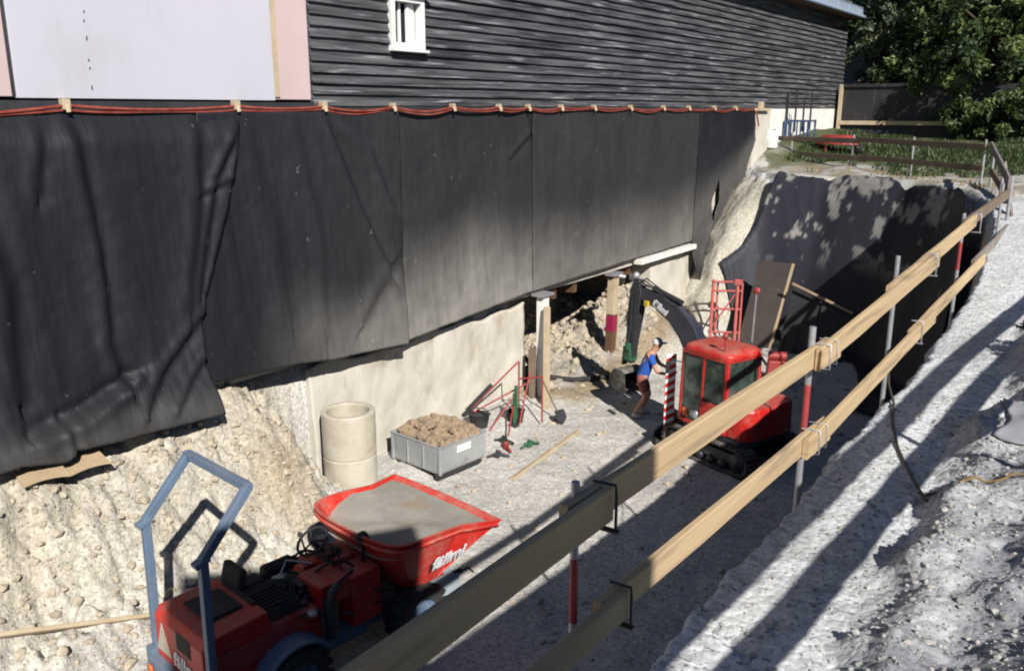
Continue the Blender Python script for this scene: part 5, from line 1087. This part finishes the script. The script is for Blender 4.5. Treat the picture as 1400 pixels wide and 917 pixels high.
def leaning_panel(name, x0, x1, yb, zb_, zt_, lean, m, label, th=0.04, skew=0.0, tilt=0.0, edge=None, cat='panel', battens=0):
    t = thing(name, label, cat, ((x0+x1)/2, yb, zb_)); w = (x1-x0)/2; hgt = zt_-zb_
    mb = MB(); q = [(-w, 0), (w, 0), (w+skew, hgt-tilt), (-w+skew, hgt)]
    mb.prism(q, th, ((0, 0, 0), (1, 0, 0), (0, lean, 1))); pn = mb.build('sheet', M[m], t, 0.006)
    if edge: mb = MB(); mb.beam((w+0.02, 0, 0.0), (w+skew+0.02, lean*(hgt-tilt), hgt-tilt), 0.07, 0.05, up=(0, 1, 0)); mb.build('edge_batten', M[edge], t, 0.004)
    if battens:
        mb = MB()
        for k in range(battens): f = -0.8+1.6*k/(battens-1); mb.beam((w*f, -th*0.8, 0.02), (w*f+skew, lean*hgt-th*0.8, hgt-0.06-tilt*(f+1)/2), 0.06, 0.035, up=(0, 1, 0))
        mb.build('ribs', M[m], t)
    return t
leaning_panel('formwork_sheet', -8.45, -7.55, 22.55, -6.25, -4.02, 0.40, 'darkply', 'tall brown formwork sheet leaning on the far slope behind the red frame', skew=0.18, edge='plywood')
leaning_panel('formwork', -7.25, -6.45, 22.35, -6.25, -4.55, 0.36, 'blackply', 'black formwork panel leaning next to the brown sheet', skew=0.10, tilt=0.28, battens=3)
leaning_panel('formwork', -6.40, -5.55, 22.25, -6.25, -4.90, 0.36, 'blackply', 'lower black formwork panel on the right, partly behind the guard rail', skew=0.10, tilt=0.25, battens=3)
mb = MB(); mb.beam((-7.12, 22.75, -4.42), (-5.5, 22.62, -4.98), 0.06, 0.05); tag(mb.build('batten', M['plywood'], bevel=0.004), 'thin pale batten lying along the top of the black formwork panels', 'batten')
# plate compactor in the shade
pc = thing('plate_compactor', 'dull red plate compactor in the shade behind the excavator', 'compactor', (-6.35, 19.6, hz(-6.35, 19.6)), R(25))
mb = MB(); mb.prism([(-0.35, 0.10), (-0.28, 0.0), (0.28, 0.0), (0.35, 0.10), (0.28, 0.12), (-0.28, 0.12)], 0.5, ((0, 0, 0), (1, 0, 0), (0, 0, 1))); mb.build('plate', M['darksteel'], pc, 0.01)
mb = MB(); mb.box((0, 0, 0.36), (0.46, 0.36, 0.42), taper=0.85); mb.tube([(-0.2, 0, 0.66), (0.2, 0, 0.66)], 0.10, 14); mb.build('engine', M['redpaint'], pc, 0.03)
mb = MB(); mb.tube([(-0.2, -0.16, 0.4), (-0.7, -0.2, 1.05), (-0.7, 0.2, 1.05), (-0.2, 0.16, 0.4)], 0.02, 8); mb.build('handle', M['darksteel'], pc)
# marker pole with round head
mp_ = thing('marker_pole', 'thin marker pole with a round reddish head in front of the brown sheet', 'marker pole', (-7.35, 20.6, hz(-7.35, 20.6)))
mb = MB(); mb.tube([(0, 0, 0), (0.05, 0, 1.85)], 0.022, 8); mb.box((0, 0, 0.03), (0.3, 0.3, 0.06)); mb.build('pole', M['galv'], mp_)
mb = MB(); mb.lathe([(0, -0.02), (0.085, -0.02), (0.09, 0), (0.085, 0.02), (0, 0.02)], (0.05, 0, 1.92), 18, axis='y'); mb.build('disc', M['redpaint'], mp_)

# cables on the bank
def ground_line(name, pts, r, m, label, lift=0.012, n=14):
    out = []
    for (a, b) in zip(pts[:-1], pts[1:]):
        for i in range(n):
            t = i/n; x = a[0]+(b[0]-a[0])*t+0.012*math.sin(t*7+a[0]*9); y = a[1]+(b[1]-a[1])*t+0.015*math.sin(t*5+a[1]*7); z = hz(x, y)+lift; out.append((x, y, z))
    mb = MB(); mb.tube(out, r, 6); return tag(mb.build(name, M[m]), label, 'rope')
zc = hz(-1.42, 7.4)
mb = MB(); pl_ = [(-1.69, 8.45, -2.30), (-1.62, 8.2, -2.42)]+[(x, y, hz(x, y)+0.015) for x, y in ((-1.50, 7.9), (-1.42, 7.45), (-1.33, 7.1), (-1.22, 6.75), (-1.10, 6.45), (-1.0, 6.2), (-0.9, 5.98), (-0.84, 5.8))]; mb.tube(pl_, 0.011, 6)
tag(mb.build('cable', M['cable']), 'thin dark cable running from the guard rail post across the bank', 'cable')
ground_line('rope', [(-0.86, 5.95), (-0.7, 6.05), (-0.5, 6.15), (-0.25, 6.2), (0.1, 6.15)], 0.009, 'rope', 'yellow-brown rope lying across the foot of the gravel heap', 0.03)

# fleece draped over part of the heap
uu = np.linspace(0, 1, 46); vv = np.linspace(0, 1, 40); U, Vv = np.meshgrid(uu, vv)
Fx = -0.62+1.1*U+0.06*np.sin(Vv*9); Fy = 6.9+2.1*Vv+0.35*U-0.12*np.sin(U*8)
Fz = np.max([height(Fx+a_, Fy+b_)[0] for a_ in (-.04, 0, .04) for b_ in (-.04, 0, .04)], 0)
for _ in range(2): Fz[1:-1, 1:-1] = (Fz[:-2, 1:-1]+Fz[2:, 1:-1]+Fz[1:-1, :-2]+Fz[1:-1, 2:])/4
Fz = Fz+0.008+0.006*np.sin(U*14+Vv*5)
i = np.arange(U.size).reshape(U.shape); Fc = np.stack([i[:-1, :-1].ravel(), i[:-1, 1:].ravel(), i[1:, 1:].ravel(), i[1:, :-1].ravel()], 1)
fl_ = npmesh('fleece', np.stack([Fx.ravel(), Fy.ravel(), Fz.ravel()], 1), Fc, M['fleece']); md = fl_.modifiers.new('thickness', 'SOLIDIFY'); md.thickness = 0.012
tag(fl_, 'smooth grey fleece sheet lying over the gravel heap at the right edge', 'fleece')

# ================================================================ FAR YARD
z0 = -1.45
rk = thing('stillage', 'blue steel stillage with tall dark uprights by the white plinth', 'stillage', (-9.85, 30.9, hz(-9.85, 30.9)))
mb = MB(); 
for x in (-0.42, 0.42):
    for y in (-0.3, 0.3): mb.box((x, y, 0.35), (0.06, 0.06, 0.7))
    for z in (0.06, 0.66): mb.box((x, 0, z), (0.05, 0.56, 0.05))
for k in range(7): mb.box((-0.36+0.12*k, -0.3, 0.36), (0.05, 0.03, 0.62))
for z in (0.06, 0.66): mb.box((0, -0.3, z), (0.9, 0.05, 0.06)); mb.box((0, 0.3, z), (0.9, 0.05, 0.06))
mb.build('cage', M['bluepaint'], rk, 0.005)
mb = MB()
for x, h_ in ((-0.45, 1.25), (-0.15, 1.35), (0.12, 1.15), (0.36, 1.3)): mb.box((x, -0.1, h_/2+0.3), (0.05, 0.05, h_))
mb.box((0.0, -0.1, 1.1), (0.9, 0.04, 0.05)); mb.build('upright', M['darksteel'], rk)
wh = thing('drum', 'white plastic drum behind the far rail next to the sheeting', 'drum', (-10.25, 29.3, hz(-10.25, 29.3)-0.02)); mb = MB(); mb.lathe([(0, 0), (0.20, 0), (0.215, 0.05), (0.215, 0.25), (0.225, 0.27), (0.215, 0.29), (0.215, 0.52), (0.18, 0.57), (0.0, 0.58)], (0, 0, 0), 20); mb.build('barrel', M['whitepaint'], wh)
mb = MB(); mb.lathe([(0, 0.57), (0.05, 0.57), (0.05, 0.61), (0, 0.61)], (0.08, 0, 0), 10); mb.build('cap', M['bluepaint'], wh)
rd = thing('barrow', 'upturned red wheelbarrow tray beyond the far rail', 'wheelbarrow', (-8.45, 30.6, hz(-8.45, 30.6)), R(-15))
mb = MB(); mb.loft([[Vector((x*s, y*s*0.6, z)) for x, y in ((-0.65, -0.45), (0.55, -0.5), (0.8, 0), (0.55, 0.5), (-0.65, 0.45))] for s, z in ((1.0, 0.28), (0.98, 0.32), (0.72, 0.56), (0.55, 0.58))]); mb.build('tray', M['redpaint'], rd, 0.01)
mb = MB(); mb.tube([(-1.1, -0.25, 0.40), (0.6, -0.12, 0.26)], 0.022, 8); mb.tube([(-1.1, 0.25, 0.40), (0.6, 0.12, 0.26)], 0.022, 8); mb.tube([(-0.3, -0.2, 0.3), (-0.3, -0.24, 0.0)], 0.02, 8); mb.tube([(-0.3, 0.2, 0.3), (-0.3, 0.24, 0.0)], 0.02, 8); mb.build('handle', M['redpaint'], rd)
mb = MB(); mb.lathe([(0.08, -0.04), (0.17, -0.05), (0.19, 0), (0.17, 0.05), (0.08, 0.04)], (0.72, 0, 0.2), 18, axis='y'); mb.build('wheel', M['rubber'], rd)
mb = MB(); mb.box((-10.3, 28.4, -0.0), (0.22, 0.9, 0.09)); mb.box((-10.3, 28.25, 0.14), (0.10, 0.28, 0.20)); tag(mb.build('timber_block', M['palewood'], bevel=0.01), 'pale timber blocks on the ledge past the end of the sheeting', 'timber'); mb = MB(); mb.box((-10.38, 28.5, -1.0), (0.12, 1.5, 1.9)); tag(mb.build('ledge', M['concrete'], bevel=0.01), 'low pale concrete ledge past the end of the black sheeting', 'ledge')
# timber-framed black screen fence
fe = thing('screen_fence', 'black sheet fence in a timber frame beyond the end of the house', 'fence', (-7.65, 36.6, hz(-7.8, 36.6)))
mb = MB(); mb.box((-2.5, 0, 0.9), (0.13, 0.13, 2.2)); mb.build('post', M['palewood'], fe, 0.005)
mb = MB(); mb.box((2.0, 0, 0.9), (0.13, 0.13, 2.2)); mb.build('post', M['oldboard'], fe, 0.005)
mb = MB(); mb.box((-0.25, -0.03, 0.55), (4.4, 0.10, 0.15)); mb.build('bottom_rail', M['palewood'], fe, 0.005)
mb = MB(); mb.box((0.2, 0.02, 1.95), (5.3, 0.08, 0.12)); mb.build('top_rail', M['blackply'], fe, 0.005)
mb = MB(); mb.box((0.6, 0.09, 0.95), (6.2, 0.03, 2.0)); mb.build('sheet', M['blackply'], fe)
# grey boarded house further off
h2 = thing('house', 'far grey boarded house half hidden behind the trees', 'house', (-15, 50, -1))
mb = MB(); mb.box((0, 4, 3.5), (8.6, 7.6, 7.2)); mb.build('wall', M['siding_grey'], h2)
lap = lap_boards(-4.2, 4.2, 1.0, 7.0, 0.22, 0.0, M['siding_grey'], 'siding', h2); lap.rotation_euler = (0, 0, R(-90)); lap.location = (0, 0.2, -0.2)
mb = MB(); mb.beam((4.9, 4, 6.9), (0, 4, 9.4), 8.6, 0.14); mb.beam((-4.9, 4, 6.9), (0, 4, 9.4), 8.6, 0.14); mb.build('roof', M['zinc'], h2)

# ---------------------------------------------------------------- trees
def leaf_cloud(name, centres, rad, per, size, m, parent, seed, droop=0.3):
    r = np.random.default_rng(seed); n = len(centres)*per
    c = np.repeat(np.asarray(centres), per, 0); g = r.normal(size=(n, 3)); g /= np.linalg.norm(g, axis=1)[:, None]; c = c+g*(rad*r.random(n)**0.6)[:, None]*np.array((1, 1, 0.8))
    nrm = g+0.8*r.normal(size=(n, 3)); nrm[:, 2] += 0.5; nrm /= np.linalg.norm(nrm, axis=1)[:, None]
    t = np.cross(nrm, r.normal(size=(n, 3))); t /= np.linalg.norm(t, axis=1)[:, None]; t[:, 2] -= droop; b = np.cross(nrm, t)
    s = size*(0.6+0.8*r.random(n))[:, None]
    P4 = np.stack([c-t*s, c+b*s*0.42+nrm*s*0.1, c+t*s, c-b*s*0.42+nrm*s*0.1], 1); F = np.arange(n*4).reshape(n, 4)
    o = npmesh(name, P4.reshape(-1, 3), F, m, parent, smooth=False)
    sh_ = np.repeat(np.clip(0.42+0.28*r.normal(size=len(centres)), 0, 1), per)+0.16*r.normal(size=n); vattr(o, 'shade', np.repeat(np.clip(sh_, 0, 1), 4)); return o
def make_tree(label, loc, crown_c, crown_r, nclump, per, size, leaf, seed, trunk_r=0.16, name='tree', clump_r=0.42, inner=0.35):
    r = np.random.default_rng(seed); t = thing(name, label, 'shrub' if name == 'shrub' else 'tree', loc); cc = np.array(crown_c, float); cr = np.array(crown_r, float)
    cs = []
    while len(cs) < nclump:
        d = r.normal(size=3); d /= np.linalg.norm(d); q = (inner+(1-inner)*r.random()**0.5)
        lump = 1+0.30*math.sin(d[0]*4+seed)*math.cos(d[2]*5+seed*2)+0.16*math.sin(d[1]*9+d[2]*7)
        p = cc+d*cr*q*lump
        if p[2] > 0.15: cs.append(p)
    leaf_cloud('crown', cs, clump_r, per, size, M[leaf], t, seed+1)
    mb = MB(); top_ = Vector((cc[0], cc[1], cc[2]+cr[2]*0.3)); mb.tube([(0, 0, -0.3), (0.02, 0.03, 0.5), tuple(Vector((0, 0, 0)).lerp(top_, 0.5)+Vector((0.08, -0.05, 0))), tuple(top_)], [trunk_r*1.3, trunk_r, trunk_r*0.75, trunk_r*0.3], 10)
    for k in range(min(16, nclump)):
        p = Vector(cs[k*(len(cs)//min(16, nclump))]); a = Vector((0, 0, 0)).lerp(top_, 0.25+0.5*r.random()); mid = a.lerp(p, 0.5)+Vector((0, 0, 0.15)); mb.tube([a, mid, p], [trunk_r*0.4, trunk_r*0.25, trunk_r*0.1], 6)
    mb.build('trunk', M['bark'], t); return t
gz = lambda x, y: hz(x, y)
make_tree('big dense dark-leaved tree at the upper right beyond the far rail', (-5.3, 38.6, gz(-5.3, 38.6)), (0.4, -0.6, 3.55), (4.1, 2.8, 3.6), 480, 110, 0.105, 'leaf', 11, 0.22)
make_tree('slim grey-green tree overlapping the end corner of the boarded house', (-9.0, 38.4, gz(-9, 38.4)), (-0.15, -0.2, 3.9), (1.15, 1.0, 2.6), 95, 70, 0.10, 'leafgrey', 21, 0.09, clump_r=0.34)
make_tree('dark low shrub under the big tree at the right edge', (-3.2, 35.3, gz(-3.2, 35.3)), (0, 0, 0.9), (1.5, 1.0, 0.95), 70, 90, 0.09, 'leaf', 31, 0.06, 'shrub', 0.30, 0.2)
make_tree('darker shrub beside the right post of the black fence', (-5.35, 36.2, gz(-5.3, 36.2)), (0, 0, 0.75), (0.9, 0.8, 0.8), 40, 90, 0.085, 'leaf', 41, 0.05, 'shrub', 0.28, 0.2)
# background trees behind: copies of one tree
bt = make_tree('broad tree standing in the row behind the black fence', (-8.5, 46, gz(-8.5, 46)), (0, 0, 5.0), (4.0, 3.0, 4.4), 230, 70, 0.22, 'leaf', 51, 0.25, clump_r=0.75, inner=0.1); bt['group'] = 'trees in the row behind the black fence'
for x, y, a in ((-3.5, 47, 70), (1.5, 45.5, 150), (-6, 53, 220), (-13, 62, 20), (0, 55, 300), (6, 50, 100)):
    c = copy_tree(bt); c.location = (x, y, gz(x, y)-0.1); c.rotation_euler = (0, 0, R(a))
# tuft at the right edge of the bank
make_tree('small dark weed tuft on the heap at the right edge', (-0.62, 10.2, gz(-0.62, 10.2)), (0.12, 0, 0.10), (0.28, 0.35, 0.16), 26, 40, 0.035, 'leaf', 61, 0.008, 'shrub', 0.08, 0.1)

# ---------------------------------------------------------------- grass
n = 30000; x = -9.5+12*rng.random(n); y = 26.6+11*rng.random(n)**0.8; z, d = height(x, y)[:2]
gn = fbm(x*0.6+3, y*0.6, 4); k = (d < -0.55) & (gn+0.35*(sstep(27.0, 30.0, y)-0.55)+0.12*sstep(-6, -2, x) > 0.0); x, y, z = x[k], y[k], z[k]; n = len(x)
a = rng.random(n)*6.283; h_ = 0.07+0.13*rng.random(n); w_ = 0.018+0.02*rng.random(n); lx = 0.07*rng.normal(size=n); ly = 0.07*rng.normal(size=n)
P3 = np.stack([np.stack([x-np.cos(a)*w_, y-np.sin(a)*w_, z-0.02], 1), np.stack([x+np.cos(a)*w_, y+np.sin(a)*w_, z-0.02], 1), np.stack([x+lx, y+ly, z+h_], 1)], 1)
gr = npmesh('grass', P3.reshape(-1, 3), np.arange(n*3).reshape(n, 3), M['grass'], smooth=False); vattr(gr, 'shade', np.repeat(np.clip(0.45+0.25*rng.normal(size=n), 0, 1), 3)); tag(gr, 'patches of grass beyond the far rail', 'grass', kind='stuff')
# dry weeds along the crest of the pit
n = 2600; x = -9+8.5*rng.random(n); y = 20+9*rng.random(n); z, d = height(x, y)[:2]; k = (d < -0.15) & (d > -1.6) & (fbm(x*1.2, y*1.2, 3) > 0.12); x, y, z = x[k], y[k], z[k]; n = len(x)
a = rng.random(n)*6.283; h_ = 0.05+0.12*rng.random(n); w_ = 0.014+0.012*rng.random(n); lx = 0.06*rng.normal(size=n); ly = 0.06*rng.normal(size=n)
P3 = np.stack([np.stack([x-np.cos(a)*w_, y-np.sin(a)*w_, z-0.02], 1), np.stack([x+np.cos(a)*w_, y+np.sin(a)*w_, z-0.02], 1), np.stack([x+lx, y+ly, z+h_], 1)], 1)
wd = npmesh('dry_weeds', P3.reshape(-1, 3), np.arange(n*3).reshape(n, 3), mat('dry_weeds', (0.30, 0.21, 0.09), (0.22, 0.13, 0.06), 3, 0.9, world=True), smooth=False); tag(wd, 'dry weeds along the crest of the pit', 'weeds', kind='stuff')

# ================================================================ UNSEEN HUT added behind the photographer, sized for the near shade over dumper and rails
ca, sa = math.cos(R(SUN_AZ)), math.sin(R(SUN_AZ)); s0 = 1.55; Wd, Ln = 2.7, 4.0
off = 0.40      # sideways offset of the hut axis from the camera, towards +Y
hc = Vector((ca*(s0+Ln/2)-sa*off, sa*(s0+Ln/2)+ca*off, 0))
HB = -2.15; HT = 2.75
hut = thing('shade_hut', 'unseen two-storey grey hut added behind the photographer to cast the near shade', 'site hut', (hc.x, hc.y, HB), R(SUN_AZ))
H = HT-HB
mb = MB()
for k in range(2):
    zc_ = H/2*k+0.02; mb.box((0, 0, zc_+H/4), (Ln-0.06, Wd-0.06, H/2-0.06))
    for sx in (-1, 1):
        for sy in (-1, 1): mb.box((sx*(Ln/2-0.05), sy*(Wd/2-0.05), zc_+H/4), (0.12, 0.12, H/2-0.01))
    for i in range(18): mb.box((-Ln/2+0.2+i*(Ln-0.4)/17, Wd/2-0.02, zc_+H/4), (0.08, 0.04, H/2-0.3)); mb.box((-Ln/2+0.2+i*(Ln-0.4)/17, -Wd/2+0.02, zc_+H/4), (0.08, 0.04, H/2-0.3))
mb.build('wall', M['hutwall'], hut, 0.01)
for k in range(2):
    mb = MB(); zc_ = H/2*k+1.5
    for y in (-0.55, 0.55): mb.box((-Ln/2-0.015, y, zc_), (0.05, 0.06, 1.1))
    for z in (-0.55, 0.55): mb.box((-Ln/2-0.015, 0, zc_+z), (0.05, 1.16, 0.06))
    wf = mb.build('window', M['whitepaint'], hut, 0.004); mb = MB(); mb.box((-Ln/2-0.005, 0, zc_), (0.03, 1.06, 1.06)); mb.build('pane', M['glass'], wf)
mb = MB(); mb.box((0, 0, H+0.04), (Ln+0.06, Wd+0.06, 0.08)); mb.build('roof', M['zinc'], hut, 0.01)
